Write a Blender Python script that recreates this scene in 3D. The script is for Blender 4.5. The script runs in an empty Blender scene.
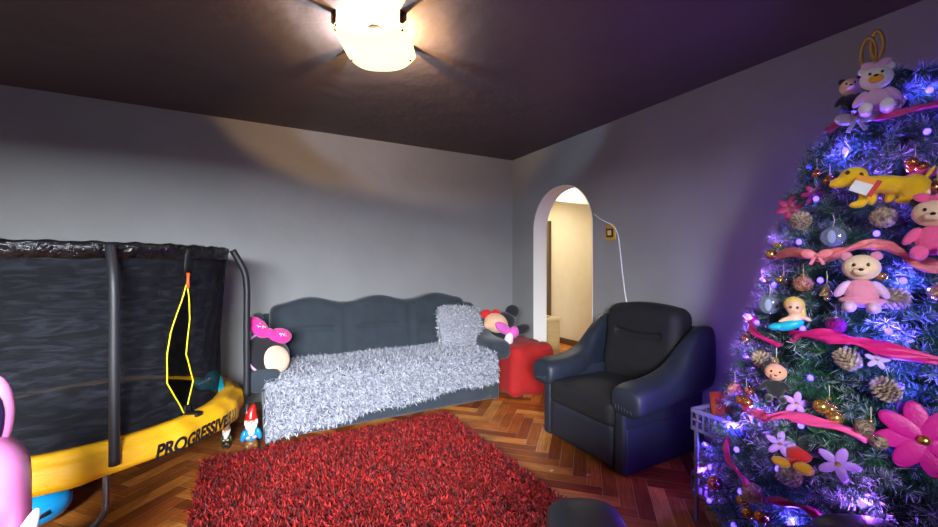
import bpy, bmesh, math, random
import numpy as np
from mathutils import Vector, Matrix, Euler
from math import sin, cos, pi, radians
random.seed(7); RNG = np.random.default_rng(7)
S = bpy.context.scene
COL = S.collection
# ------------------------------------------------------------ camera, world, daylight, exposure
F = 403.0; HC = 1.3
cam_d = bpy.data.cameras.new('camera'); cam_d.sensor_width = 36; cam_d.lens = F/938*36; cam_d.clip_start = 0.02
cam = bpy.data.objects.new('camera', cam_d); COL.objects.link(cam)
FW = Vector((0.480, 0.877, 0)).normalized(); RT = Vector((FW.y, -FW.x, 0))
cam.location = (0, 0, HC)
cam.rotation_euler = (pi/2, 0, math.atan2(-FW.x, FW.y))
S.camera = cam
S.view_settings.view_transform = 'Standard'; S.view_settings.look = 'None'
S.view_settings.gamma = 1; S.view_settings.exposure = 0.35
try: S.view_settings.use_curve_mapping = False
except Exception: pass
S.cycles.use_denoising = True
S.cycles.max_bounces = 8; S.cycles.transparent_max_bounces = 16; S.cycles.sample_clamp_indirect = 4
S.cycles.caustics_reflective = False; S.cycles.caustics_refractive = False
W = bpy.data.worlds.new('daylight'); S.world = W; W.use_nodes = True
W.node_tree.nodes['Background'].inputs[0].default_value = (0.75, 0.85, 1.0, 1)
W.node_tree.nodes['Background'].inputs[1].default_value = 1.0

def area(name, loc, aim, sx, sy, power, color):
    l = bpy.data.lights.new(name, 'AREA'); l.shape = 'RECTANGLE'; l.size = sx; l.size_y = sy
    l.energy = power; l.color = color
    o = bpy.data.objects.new(name, l); COL.objects.link(o); o.location = loc
    o.rotation_euler = (Vector(aim)-Vector(loc)).to_track_quat('-Z', 'Y').to_euler()
    return o
area('daylight_through_window', (-1.6, -5.6, 2.95), (-0.6, 3.0, 1.0), 8.0, 2.0, 7000, (0.86, 0.92, 1.0))
area('hall_ceiling_light', (3.75, 5.0, 2.38), (3.75, 4.6, 0.0), 0.8, 1.6, 34, (1.0, 0.90, 0.74))  # warm unseen light under the hall ceiling, not daylight

def P(px, py, depth):
    return Vector((0, 0, HC)) + depth*(FW + RT*((px-469)/F) + Vector((0, 0, (263.5-py)/F)))

# ------------------------------------------------------------ helpers
def lin(c):
    return tuple((v/255/12.92 if v/255 <= .04045 else ((v/255+.055)/1.055)**2.4) for v in c)
MATS = {}
def mat(name, rgb, rough=.6, metal=0., bump=0., bscale=40., var=0., vscale=6., emit=None, estr=1., alpha=1., trans=0.,
        sheen=0., coat=0., attr=None, bdist=.01, stretch=None, spec=None, rgb2=None):
    if name in MATS: return MATS[name]
    m = bpy.data.materials.new(name); m.use_nodes = True; nt = m.node_tree; b = nt.nodes['Principled BSDF']
    c = lin(rgb)+(1,)
    b.inputs['Base Color'].default_value = c; b.inputs['Roughness'].default_value = rough; b.inputs['Metallic'].default_value = metal
    b.inputs['Alpha'].default_value = alpha; b.inputs['Transmission Weight'].default_value = trans
    b.inputs['Sheen Weight'].default_value = sheen; b.inputs['Coat Weight'].default_value = coat
    if spec is not None: b.inputs['Specular IOR Level'].default_value = spec
    if emit is not None:
        b.inputs['Emission Color'].default_value = lin(emit)+(1,); b.inputs['Emission Strength'].default_value = estr
    tc = nt.nodes.new('ShaderNodeTexCoord'); src = tc.outputs['Object']
    if stretch:
        mp = nt.nodes.new('ShaderNodeMapping'); mp.inputs['Scale'].default_value = stretch
        nt.links.new(src, mp.inputs[0]); src = mp.outputs[0]
    if attr:
        a = nt.nodes.new('ShaderNodeVertexColor'); a.layer_name = attr; nt.links.new(a.outputs[0], b.inputs['Base Color'])
    elif var or rgb2:
        n = nt.nodes.new('ShaderNodeTexNoise'); n.inputs['Scale'].default_value = vscale; n.inputs['Detail'].default_value = 6
        nt.links.new(src, n.inputs['Vector'])
        r = nt.nodes.new('ShaderNodeValToRGB'); r.color_ramp.elements[0].position = .32; r.color_ramp.elements[1].position = .68
        if rgb2: lo = lin(rgb2)+(1,); hi = c
        else:
            lo = tuple(v*(1-var) for v in c[:3])+(1,); hi = tuple(min(1, v*(1+var)) for v in c[:3])+(1,)
        r.color_ramp.elements[0].color = lo; r.color_ramp.elements[1].color = hi
        nt.links.new(n.outputs[0], r.inputs[0]); nt.links.new(r.outputs[0], b.inputs['Base Color'])
    if bump:
        n = nt.nodes.new('ShaderNodeTexNoise'); n.inputs['Scale'].default_value = bscale; n.inputs['Detail'].default_value = 5
        nt.links.new(src, n.inputs['Vector'])
        bp = nt.nodes.new('ShaderNodeBump'); bp.inputs['Strength'].default_value = bump; bp.inputs['Distance'].default_value = bdist
        nt.links.new(n.outputs[0], bp.inputs['Height']); nt.links.new(bp.outputs[0], b.inputs['Normal'])
    MATS[name] = m
    return m

def link(name, me, m, parent=None, smooth=True, loc=None):
    o = bpy.data.objects.new(name, me); COL.objects.link(o)
    if m is not None and len(me.materials) == 0: me.materials.append(m)
    if smooth: me.polygons.foreach_set('use_smooth', [True]*len(me.polygons))
    if parent: o.parent = parent
    if loc is not None: o.location = loc
    return o
def obj(name, bm, m, parent=None, smooth=True, loc=None, auto=None):
    bmesh.ops.recalc_face_normals(bm, faces=bm.faces)
    me = bpy.data.meshes.new(name); bm.to_mesh(me); bm.free()
    o = link(name, me, m, parent, smooth, loc)
    if auto:
        try: me.set_sharp_from_angle(angle=radians(auto))
        except Exception: pass
    return o
def raw(name, V, Fc, m, parent=None, smooth=True, loc=None):
    me = bpy.data.meshes.new(name); me.from_pydata([tuple(v) for v in V], [], [tuple(f) for f in Fc]); me.update()
    return link(name, me, m, parent, smooth, loc)
def tag(o, label, cat, group=None, kind=None):
    o['label'] = label; o['category'] = cat
    if group: o['group'] = group
    if kind: o['kind'] = kind
    return o
def thing(name, label, cat, loc=(0, 0, 0), rz=0, group=None, kind=None):
    o = bpy.data.objects.new(name, None); COL.objects.link(o); o.empty_display_size = .05
    o.location = loc; o.rotation_euler = (0, 0, rz)
    return tag(o, label, cat, group, kind)
def struct(o): o['kind'] = 'structure'; return o

def bx(bm, x0, x1, y0, y1, z0, z1, bev=0, seg=2, M=None):
    r = bmesh.ops.create_cube(bm, size=1)
    for v in r['verts']:
        v.co = Vector(((x0+x1)/2+v.co.x*(x1-x0), (y0+y1)/2+v.co.y*(y1-y0), (z0+z1)/2+v.co.z*(z1-z0)))
    if M is not None:
        for v in r['verts']: v.co = M @ v.co
    if bev:
        es = list({e for v in r['verts'] for e in v.link_edges})
        bmesh.ops.bevel(bm, geom=es, offset=bev, segments=seg, affect='EDGES', profile=.6)
    return bm
def BX(*a, **k): return bx(bmesh.new(), *a, **k)
def tube(bm, pts, r, n=8, closed=False, ends=True, flat=None):
    pts = [Vector(p) for p in pts]; N = len(pts); rings = []
    rr = r if hasattr(r, '__len__') else [r]*N
    up = Vector((0, 0, 1)); prev = None
    for i, p in enumerate(pts):
        a = pts[(i-1) % N] if (closed or i > 0) else p
        b = pts[(i+1) % N] if (closed or i < N-1) else p
        t = (b-a).normalized() if (b-a).length > 1e-9 else Vector((0, 0, 1))
        if prev is None:
            s = t.cross(up)
            if s.length < 1e-3: s = t.cross(Vector((0, 1, 0)))
        else:
            s = prev - t*prev.dot(t)
            if s.length < 1e-6: s = t.cross(up)
        s.normalize(); prev = s; u = s.cross(t).normalized()
        k = flat or 1
        rings.append([bm.verts.new(p + rr[i]*(cos(2*pi*j/n)*s + k*sin(2*pi*j/n)*u)) for j in range(n)])
    L = N if closed else N-1
    for i in range(L):
        A, B = rings[i], rings[(i+1) % N]
        for j in range(n): bm.faces.new((A[j], A[(j+1) % n], B[(j+1) % n], B[j]))
    if not closed and ends:
        bm.faces.new(rings[0][::-1]); bm.faces.new(rings[-1])
    return bm
def smoothpts(pts, k=6):
    pts = [Vector(p) for p in pts]; out = []
    for i in range(len(pts)-1):
        p0 = pts[max(i-1, 0)]; p1 = pts[i]; p2 = pts[i+1]; p3 = pts[min(i+2, len(pts)-1)]
        for j in range(k):
            t = j/k
            out.append(.5*((2*p1)+(-p0+p2)*t+(2*p0-5*p1+4*p2-p3)*t*t+(-p0+3*p1-3*p2+p3)*t**3))
    out.append(pts[-1]); return out
def lathe(bm, prof, n=20, M=None):
    rings = []
    for r, z in prof:
        if r < 1e-5: rings.append([bm.verts.new((0, 0, z))])
        else: rings.append([bm.verts.new((r*cos(2*pi*j/n), r*sin(2*pi*j/n), z)) for j in range(n)])
    for A, B in zip(rings, rings[1:]):
        for j in range(n):
            a = [A[j % len(A)], A[(j+1) % len(A)], B[(j+1) % len(B)], B[j % len(B)]]
            u = []
            for v in a:
                if v not in u: u.append(v)
            if len(u) > 2: bm.faces.new(u)
    if M is not None:
        for R in rings:
            for v in R: v.co = M @ v.co
    return bm
def ell(bm, c, r, rot=None, seg=16):
    x = bmesh.ops.create_uvsphere(bm, u_segments=seg, v_segments=max(6, seg//2+2), radius=1)
    R = Euler(rot).to_matrix() if rot else Matrix.Identity(3)
    for v in x['verts']: v.co = Vector(c) + R @ Vector((v.co.x*r[0], v.co.y*r[1], v.co.z*r[2]))
    return bm
def rbox(hx, hy, hz, r, n=14, fn=None, bm=None):
    """box with rounded edges on a fine grid, then an optional deformation"""
    bm = bm or bmesh.new()
    x = bmesh.ops.create_cube(bm, size=2)
    es = list({e for v in x['verts'] for e in v.link_edges})
    g = bmesh.ops.subdivide_edges(bm, edges=es, cuts=n, use_grid_fill=True)
    H = Vector((hx, hy, hz))
    for v in bm.verts:
        if v.tag: continue
        c = Vector([math.copysign(abs(t)**.75, t) for t in v.co])
        p = Vector((c.x*hx, c.y*hy, c.z*hz)); rr = Vector([min(r, h) for h in H])
        q = Vector([max(-(h-k), min(h-k, a)) for a, h, k in zip(p, H, rr)])
        d = p-q; d = Vector((d.x/rr.x, d.y/rr.y, d.z/rr.z))
        if d.length > 1e-9:
            d = d.normalized(); p = q+Vector((d.x*rr.x, d.y*rr.y, d.z*rr.z))
        v.co = fn(p) if fn else p
        v.tag = True
    return bm
def loft(st, n=20, pw=2.5, bm=None):
    """stations (y, cx, cz, rx, rz): superelliptic sections along y"""
    bm = bm or bmesh.new(); rings = []
    for y, cx, cz, rx, rz in st:
        R = []
        for j in range(n):
            a = 2*pi*j/n; c, s = cos(a), sin(a)
            R.append(bm.verts.new((cx+rx*math.copysign(abs(c)**(2/pw), c), y, cz+rz*math.copysign(abs(s)**(2/pw), s))))
        rings.append(R)
    for A, B in zip(rings, rings[1:]):
        for j in range(n): bm.faces.new((A[j], A[(j+1) % n], B[(j+1) % n], B[j]))
    bm.faces.new(rings[0]); bm.faces.new(rings[-1][::-1])
    return bm
def interp_st(st, k=5):
    v = [Vector(s[:3]) for s in st]; w = [Vector((s[3], s[4], 0)) for s in st]
    a = smoothpts(v, k); b = smoothpts(w, k)
    return [(p.x, p.y, p.z, max(q.x, .004), max(q.y, .004)) for p, q in zip(a, b)]

def tufts(name, pts, nor, length, width, colors, m, parent=None, lean=.6, droop=.0):
    """pile made of bent tapering strips; pts, nor (N,3); one colour each"""
    N = len(pts); pts = np.asarray(pts, float); nor = np.asarray(nor, float)
    L = length*(.7+.6*RNG.random(N))[:, None]; Wd = width*(.7+.6*RNG.random(N))[:, None]
    rnd = RNG.normal(size=(N, 3)); rnd /= np.linalg.norm(rnd, axis=1)[:, None]
    d1 = nor + lean*.6*rnd; d1 /= np.linalg.norm(d1, axis=1)[:, None]
    d2 = nor*.6 + lean*1.2*rnd + np.array([0, 0, -droop]); d2 /= np.linalg.norm(d2, axis=1)[:, None]
    r2 = RNG.normal(size=(N, 3)); s = np.cross(d1, r2); s /= np.linalg.norm(s, axis=1)[:, None]
    a = pts - s*Wd/2; b = pts + s*Wd/2; mid = pts + d1*L*.5
    c = mid + s*Wd*.5; d = mid - s*Wd*.5; e = mid + d2*L*.5
    V = np.stack([a, b, c, d, e], 1).reshape(-1, 3)
    i = np.arange(N)*5
    quads = np.stack([i, i+1, i+2, i+3], 1); tris = np.stack([i+3, i+2, i+4], 1)
    loops = np.concatenate([quads.ravel(), tris.ravel()])
    me = bpy.data.meshes.new(name)
    me.vertices.add(len(V)); me.vertices.foreach_set('co', V.ravel())
    me.loops.add(len(loops)); me.loops.foreach_set('vertex_index', loops)
    me.polygons.add(2*N)
    ls = np.concatenate([np.arange(N)*4, 4*N+np.arange(N)*3]); me.polygons.foreach_set('loop_start', ls)
    me.polygons.foreach_set('loop_total', np.concatenate([np.full(N, 4), np.full(N, 3)]))
    me.update(calc_edges=True)
    ca = me.color_attributes.new('Col', 'FLOAT_COLOR', 'POINT')
    cc = np.repeat(np.concatenate([colors, np.ones((N, 1))], 1), 5, axis=0)
    ca.data.foreach_set('color', cc.ravel())
    return link(name, me, m, parent, smooth=False)
def dup(root, loc=None, rz=None):
    r = root.copy(); COL.objects.link(r)
    for ch in root.children:
        c = ch.copy(); COL.objects.link(c); c.parent = r
        for g in ch.children:
            d = g.copy(); COL.objects.link(d); d.parent = c
    if loc is not None: r.location = loc
    if rz is not None: r.rotation_euler = (0, 0, rz)
    return r

# ------------------------------------------------------------ materials
wallm = mat('wall_paint', (139, 139, 138), .62, bump=.25, bscale=6, var=.06, vscale=2.2, bdist=.03)
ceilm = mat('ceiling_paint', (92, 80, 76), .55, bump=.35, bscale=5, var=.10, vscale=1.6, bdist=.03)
cream = mat('cream_paint', (214, 202, 172), .7, bump=.1, bscale=12, var=.03)
white = mat('white_paint', (236, 234, 230), .6, bump=.05, bscale=15)
sofam = mat('slate_upholstery', (41, 50, 58), .85, bump=.35, bscale=450, var=.18, vscale=9, sheen=.25, bdist=.002)
leath = mat('dark_leatherette', (33, 39, 50), .5, bump=.45, bscale=22, var=.15, vscale=10, bdist=.004)
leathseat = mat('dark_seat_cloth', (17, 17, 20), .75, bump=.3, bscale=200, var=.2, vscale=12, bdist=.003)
blackm = mat('black_foam', (30, 30, 34), .5, bump=.2, bscale=120, bdist=.002)
metalm = mat('grey_steel', (120, 122, 128), .35, .9)
yellow = mat('yellow_vinyl', (228, 168, 8), .6, bump=.6, bscale=12, bdist=.012, stretch=(1, 1, 2.2))
blackink = mat('black_print', (14, 14, 16), .5)

# ------------------------------------------------------------ room shell
H = 2.55; XR = 2.81; YB = 4.04; XL = -2.2; YR = -1.25; T = .18
# parquet: one plank at a time, two directions at 45 degrees to the walls, grain along each plank
def floor():
    pw, pl = .085, .425; V = []; Fc = []; C = []; UV = []
    rot = Matrix.Rotation(radians(45), 3, 'Z'); k = int(pl/pw)
    pal = [lin(c) for c in [(184, 104, 40), (204, 124, 48), (160, 84, 34), (218, 142, 62), (176, 96, 38), (140, 70, 30)]]
    rnd = random.Random(3)
    def add(x0, y0, dx, dy, vert):
        c = rot @ Vector((x0+dx/2, y0+dy/2, 0))
        if not (XL-.4 < c.x < 4.8 and YR-.4 < c.y < 6.8): return
        i = len(V); g = .0007
        for X, Y in ((x0+g, y0+g), (x0+dx-g, y0+g), (x0+dx-g, y0+dy-g), (x0+g, y0+dy-g)): V.append(tuple(rot @ Vector((X, Y, 0))))
        Fc.append((i, i+1, i+2, i+3)); p = rnd.choice(pal); f = rnd.uniform(.75, 1.25)
        C.append((p[0]*f, p[1]*f, p[2]*f)); o = rnd.uniform(0, 50)
        uv = [(0, 0), (dx, 0), (dx, dy), (0, dy)]
        UV.append([((b if vert else a)+o, (a if vert else b)+o) for a, b in uv])
    for i in range(-70, 130):
        for j in range(-14, 24):
            # herringbone lattice: step (pw,pw) diagonal, repeat 2*pl
            ox = i*pw + j*pl; oy = i*pw - j*pl
            add(ox, oy, pl, pw, False); add(ox+pl-0, oy+pw-pl+0, pw, pl, True) if False else add(ox, oy+pw, pw, pl, True)
    me = bpy.data.meshes.new('floor'); me.from_pydata(V, [], Fc); me.update()
    ca = me.color_attributes.new('Col', 'FLOAT_COLOR', 'CORNER'); uvl = me.uv_layers.new(name='UVMap')
    for p in me.polygons:
        for q, li in enumerate(p.loop_indices):
            ca.data[li].color = (*C[p.index], 1); uvl.data[li].uv = UV[p.index][q]
    bm = bmesh.new(); bm.from_mesh(me)
    for co, no in (((XL, 0, 0), (-1, 0, 0)), ((4.62, 0, 0), (1, 0, 0)), ((0, YR, 0), (0, -1, 0)), ((0, 6.6, 0), (0, 1, 0))):
        bmesh.ops.bisect_plane(bm, geom=bm.verts[:]+bm.edges[:]+bm.faces[:], plane_co=co, plane_no=no, clear_outer=True)
    # the plinth under the planks closes the joints
    bx(bm, XL, 4.62, YR, 6.6, -.06, -.0015)
    bm.to_mesh(me); bm.free()
    m = bpy.data.materials.new('parquet'); m.use_nodes = True; nt = m.node_tree; b = nt.nodes['Principled BSDF']
    a = nt.nodes.new('ShaderNodeVertexColor'); a.layer_name = 'Col'
    uvn = nt.nodes.new('ShaderNodeUVMap'); mp = nt.nodes.new('ShaderNodeMapping'); mp.inputs['Scale'].default_value = (3, 55, 1)
    n = nt.nodes.new('ShaderNodeTexNoise'); n.inputs['Scale'].default_value = 1.6; n.inputs['Detail'].default_value = 6
    nt.links.new(uvn.outputs[0], mp.inputs[0]); nt.links.new(mp.outputs[0], n.inputs['Vector'])
    r = nt.nodes.new('ShaderNodeMapRange'); r.inputs[1].default_value = .25; r.inputs[2].default_value = .75; r.inputs[3].default_value = .5; r.inputs[4].default_value = 1.35
    nt.links.new(n.outputs[0], r.inputs[0])
    mx = nt.nodes.new('ShaderNodeVectorMath'); mx.operation = 'SCALE'
    nt.links.new(a.outputs[0], mx.inputs[0]); n4 = nt.nodes.new('ShaderNodeTexNoise'); n4.inputs['Scale'].default_value = 2.3; n4.inputs['Detail'].default_value = 8; n4.inputs['Roughness'].default_value = .7
    tc4 = nt.nodes.new('ShaderNodeTexCoord'); nt.links.new(tc4.outputs['Object'], n4.inputs['Vector'])
    r4 = nt.nodes.new('ShaderNodeMapRange'); r4.inputs[1].default_value = .3; r4.inputs[2].default_value = .55; r4.inputs[3].default_value = .5; r4.inputs[4].default_value = 1.05
    nt.links.new(n4.outputs[0], r4.inputs[0]); mu = nt.nodes.new('ShaderNodeMath'); mu.operation = 'MULTIPLY'
    nt.links.new(r.outputs[0], mu.inputs[0]); nt.links.new(r4.outputs[0], mu.inputs[1]); nt.links.new(mu.outputs[0], mx.inputs['Scale']); nt.links.new(mx.outputs[0], b.inputs['Base Color'])
    n2 = nt.nodes.new('ShaderNodeTexNoise'); n2.inputs['Scale'].default_value = 3.5; n2.inputs['Detail'].default_value = 4
    tc = nt.nodes.new('ShaderNodeTexCoord'); nt.links.new(tc.outputs['Object'], n2.inputs['Vector'])
    r2 = nt.nodes.new('ShaderNodeMapRange'); r2.inputs[3].default_value = .22; r2.inputs[4].default_value = .48
    nt.links.new(n2.outputs[0], r2.inputs[0]); nt.links.new(r2.outputs[0], b.inputs['Roughness'])
    bp = nt.nodes.new('ShaderNodeBump'); bp.inputs['Strength'].default_value = .15; bp.inputs['Distance'].default_value = .002
    nt.links.new(n.outputs[0], bp.inputs['Height']); nt.links.new(bp.outputs[0], b.inputs['Normal'])
    struct(link('floor', me, m, None, False))
floor()
struct(obj('ceiling', BX(XL-.15, XR+T, YR-.2, YB+.2, H, H+.12), ceilm, None, False))
struct(obj('wall_back', BX(XL-.15, XR, YB, YB+.15, 0, H), wallm, None, False))
struct(obj('wall_left', BX(XL-.15, XL, YR, YB, 0, H), wallm, None, False))
# rear wall (behind the camera) with its window opening
WX0, WX1, WZ0, WZ1 = -1.95, -.10, .95, 2.12
bm = bmesh.new()
bx(bm, XL-.15, WX0, YR-.2, YR, 0, H); bx(bm, WX1, XR+T, YR-.2, YR, 0, H)
bx(bm, WX0, WX1, YR-.2, YR, 0, WZ0); bx(bm, WX0, WX1, YR-.2, YR, WZ1, H)
struct(obj('wall_rear', bm, wallm, None, False))
bm = bmesh.new()
for a, b in ((WX0, WX0+.05), (WX1-.05, WX1), ((WX0+WX1)/2-.03, (WX0+WX1)/2+.03)): bx(bm, a, b, YR-.13, YR-.07, WZ0, WZ1)
bx(bm, WX0, WX1, YR-.13, YR-.07, WZ0, WZ0+.05); bx(bm, WX0, WX1, YR-.13, YR-.07, WZ1-.05, WZ1)
struct(obj('window_1', bm, white, None, False))
# right wall with the arched opening
A0, A1, ZS, ZT = 2.735, 3.625, 1.66, 2.10
def arch_z(y):
    t = (y-(A0+A1)/2)/((A1-A0)/2); return ZS+(ZT-ZS)*max(0, 1-abs(t)**2.1)**(1/2.1)
bm = bmesh.new(); NA = 40
ys = [(A0+A1)/2-(A1-A0)/2*cos(pi*i/NA) for i in range(NA+1)]
def prism(bm, poly, x0, x1):
    a = [bm.verts.new((x0, y, z)) for y, z in poly]; b = [bm.verts.new((x1, y, z)) for y, z in poly]
    bm.faces.new(a); bm.faces.new(b[::-1])
    for i in range(len(poly)):
        j = (i+1) % len(poly); bm.faces.new((a[i], b[i], b[j], a[j]))
bx(bm, XR, XR+T, YR, A0, 0, H); bx(bm, XR, XR+T, A1, YB+.15, 0, H)
for a, b in zip(ys, ys[1:]): prism(bm, [(a, arch_z(a)), (b, arch_z(b)), (b, H), (a, H)], XR, XR+T)
struct(obj('wall_right', bm, wallm, None, False))
# white lining of the arch
bm = bmesh.new(); prof = [(A0, 0)]+[(y, arch_z(y)) for y in ys]+[(A1, 0)]
cy = (A0+A1)/2
inn = [((y-cy)*.985+cy, z-(.007 if z > ZS else 0)) for y, z in prof]
for x0, x1 in ((XR-.002, XR+T+.002),):
    R = [[bm.verts.new((x, y, z)) for y, z in pr] for x in (x0, x1) for pr in (prof, inn)]
    for i in range(len(prof)-1):
        bm.faces.new((R[0][i], R[0][i+1], R[1][i+1], R[1][i])); bm.faces.new((R[2][i], R[2][i+1], R[3][i+1], R[3][i]))
        bm.faces.new((R[1][i], R[1][i+1], R[3][i+1], R[3][i])); bm.faces.new((R[0][i], R[0][i+1], R[2][i+1], R[2][i]))
    for e in (0, -1): bm.faces.new((R[0][e], R[1][e], R[3][e], R[2][e]))
struct(obj('trim_1', bm, white, None, False))
# hall beyond
struct(obj('wall_hall_far', BX(4.5, 4.62, 2.2, 6.6, 0, H), cream, None, False))
struct(obj('wall_hall_end', BX(XR+T, 4.5, 6.45, 6.6, 0, H), cream, None, False))
struct(obj('wall_hall_near', BX(XR+T, 4.5, 2.2, 2.32, 0, H), cream, None, False))
struct(obj('wall_hall_side', BX(XR+T-.03, XR+T+.0, YB+.15, 6.45, 0, H), cream, None, False))
bm = bmesh.new()
prism(bm, [(2.2, 1.72), (3.55, 2.0), (6.45, 2.62), (6.45, 2.75), (2.2, 2.75)], 4.0, 4.5)
bx(bm, XR+T, 4.62, 2.2, 6.6, H, H+.12)
struct(obj('ceiling_hall', bm, white, None, False))
struct(obj('baseboard_hall', BX(4.475, 4.4995, 2.33, 6.44, 0, .09), mat('dark_skirting', (92, 62, 40), .5), None, False))
struct(obj('door_1', BX(4.44, 4.4995, 5.32, 6.12, .0, 2.02), mat('dark_door', (96, 78, 56), .5), None, False))
for nm, b in (('baseboard_back', (XL, XR-.02, YB-.018, YB-.0005, 0, .07)), ('baseboard_right', (XR-.018, XR-.0025, YR+.02, A0-.01, 0, .07))):
    struct(obj(nm, BX(*b), mat('brown_skirting', (96, 60, 34), .5), None, False))

# ------------------------------------------------------------ hall cabinet, white box
t = thing('hall_cabinet', 'low beige wooden cabinet seen through the arch in the hall', 'cabinet', (3.2, 4.2, 0))
bw = mat('beige_wood', (196, 166, 112), .55, bump=.1, bscale=20, var=.08, vscale=5, stretch=(1, 1, 8))
obj('body', BX(-.19, .21, -.33, .33, .0, .60, bev=.004), bw, t, False)
obj('top', BX(-.2, .22, -.345, .345, .60, .625, bev=.004), mat('pale_wood', (214, 190, 140), .5), t, False)
d = obj('door', BX(.21, .222, -.31, .31, .04, .58, bev=.003), bw, t, False)
obj('handle', tube(bmesh.new(), [(.232, -.22, .28), (.232, -.22, .40)], .006), metalm, d)
tag(obj('paper_sheet', BX(3.12, 3.32, 3.95, 4.12, .6256, .632), mat('brown_paper', (120, 92, 74), .8), None, False), 'small dark sheet lying on the beige hall cabinet', 'paper')
t = thing('skirting_box', 'small white box on the hall floor by the right arch jamb', 'box', tuple(P(588, 348, 5.6).xy)+(0,), .2)
obj('body', BX(-.09, .09, -.07, .07, 0, .07, bev=.005), white, t, False); obj('lid', BX(-.1, .1, -.08, .08, .07, .09, bev=.003), white, t, False)

# ------------------------------------------------------------ switch and cable on the right wall
def onX(px, py, X):
    u = (FW+RT*((px-469)/F)); return P(px, py, X/u.x)
sp = onX(611, 233, XR)
t = thing('light_switch', 'square light switch with gold surround on the grey wall right of the arch', 'switch', (XR, sp.y, sp.z))
gold = mat('gold_plate', (206, 160, 62), .4, .3)
obj('surround', rbox(.006, .058, .072, .03, 8), gold, t, loc=(-.006, 0, 0))
obj('frame', BX(-.018, -.010, -.036, .036, -.038, .038, bev=.004), mat('dark_bronze', (52, 34, 26), .4), t, False)
obj('rocker', BX(-.024, -.017, -.020, .020, -.022, .022, bev=.003), mat('ivory_plastic', (225, 196, 130), .4), t, False)
pts = [onX(a, b, XR-.008) for a, b in ((594, 214), (600, 219), (606, 222), (612, 225), (616, 230), (618.5, 238), (620, 250), (622, 268), (624.5, 290), (627, 306), (628, 330), (629, 400))]
tag(obj('cable', tube(bmesh.new(), smoothpts(pts, 5), .005, 8), mat('white_plastic', (235, 235, 235), .4)), 'thin white cable curving down the grey wall behind the armchair', 'cable')

# ------------------------------------------------------------ ceiling lamp
LX, LY = .597, 2.135
t = thing('ceiling_lamp', 'square curved glass ceiling lamp glowing warm and white', 'lamp', (LX, LY, H), radians(-28))
glass = bpy.data.materials.new('frosted_glass'); glass.use_nodes = True; nt = glass.node_tree
nt.nodes.remove(nt.nodes['Principled BSDF'])
out = nt.nodes['Material Output']; e = nt.nodes.new('ShaderNodeEmission'); e.inputs[0].default_value = (1, .80, .42, 1); e.inputs[1].default_value = 1.6
tr = nt.nodes.new('ShaderNodeBsdfTranslucent'); tr.inputs[0].default_value = (.07, .058, .036, 1)
ad = nt.nodes.new('ShaderNodeAddShader'); nt.links.new(e.outputs[0], ad.inputs[0]); nt.links.new(tr.outputs[0], ad.inputs[1]); nt.links.new(ad.outputs[0], out.inputs[0])
obj('ceiling_plate', lathe(bmesh.new(), [(0, 0), (.05, 0), (.05, -.015), (.03, -.03), (0, -.03)], 28), mat('white_enamel', (230, 225, 210), .3), t)
# curved glass: bows down in the middle and turns up at two sides
def pane(w, d, depth, z0, th=.005):
    bm = bmesh.new(); n = 24; R = []
    for k in range(2):
        for i in range(n+1):
            a = -1+2*i/n; x = w*a; z = z0-depth*(1-abs(a)**3.2)+k*th
            R.append([bm.verts.new((x, y*(1-.06*a*a), z)) for y in (-d, d)])
    top, bot = R[n+1:], R[:n+1]
    for G, fl in ((top, 0), (bot, 1)):
        for A, B in zip(G, G[1:]): bm.faces.new((A[0], A[1], B[1], B[0]) if not fl else (A[0], B[0], B[1], A[1]))
    for i in range(n):
        for q in (0, 1): bm.faces.new((top[i][q], top[i+1][q], bot[i+1][q], bot[i][q]))
    for i in (0, n): bm.faces.new((top[i][0], top[i][1], bot[i][1], bot[i][0]))
    return bm
obj('glass_shade', pane(.195, .19, .075, -.055), glass, t)
sc = mat('dark_screw', (60, 40, 20), .4, .8)
for sx in (-1, 1):
    for sy in (-1, 1):
        bm = bmesh.new(); bx(bm, -.004, .004, -.020, .020, -.062, 0, M=Matrix.Translation((sx*.172, sy*.16, 0)) @ Matrix.Rotation(math.atan2(sy, sx), 4, 'Z')); tube(bm, [(sx*.165, sy*.15, -.0), (sx*.165, sy*.15, -.09)], .004, 8); ell(bm, (sx*.165, sy*.15, -.085), (.008, .008, .006), seg=10)  # corner screw, plus a plate added to throw shadow wedges on the ceiling
        obj('screw_and_shadow_plate', bm, sc, t)
bulbm = mat('glowing_bulb', (255, 240, 200), .5, emit=(255, 214, 140), estr=18)
for x, y in ((.06, 0), (-.06, .0)):
    obj('bulb', ell(bmesh.new(), (x, y, -.100), (.022, .022, .014)), bulbm, t)
def plight(name, loc, power, color, rad=.02):
    l = bpy.data.lights.new(name, 'POINT'); l.energy = power; l.color = color; l.shadow_soft_size = rad
    o = bpy.data.objects.new(name, l); COL.objects.link(o); o.location = loc; return o
RL = Matrix.Rotation(radians(-28), 3, 'Z')
for v, pw, c in (((.06, .0, -.078), 52, (1, .60, .24)), ((-.06, .0, -.078), 34, (.58, .76, 1.0))):
    o = plight('lamp_bulb_light', (0, 0, 0), pw, c, .012); q = RL @ Vector(v); o.location = Vector((LX, LY, H))+q
o = plight('lamp_glow', (LX, LY, H-.26), 8, (1, .83, .6), .12)

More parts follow.
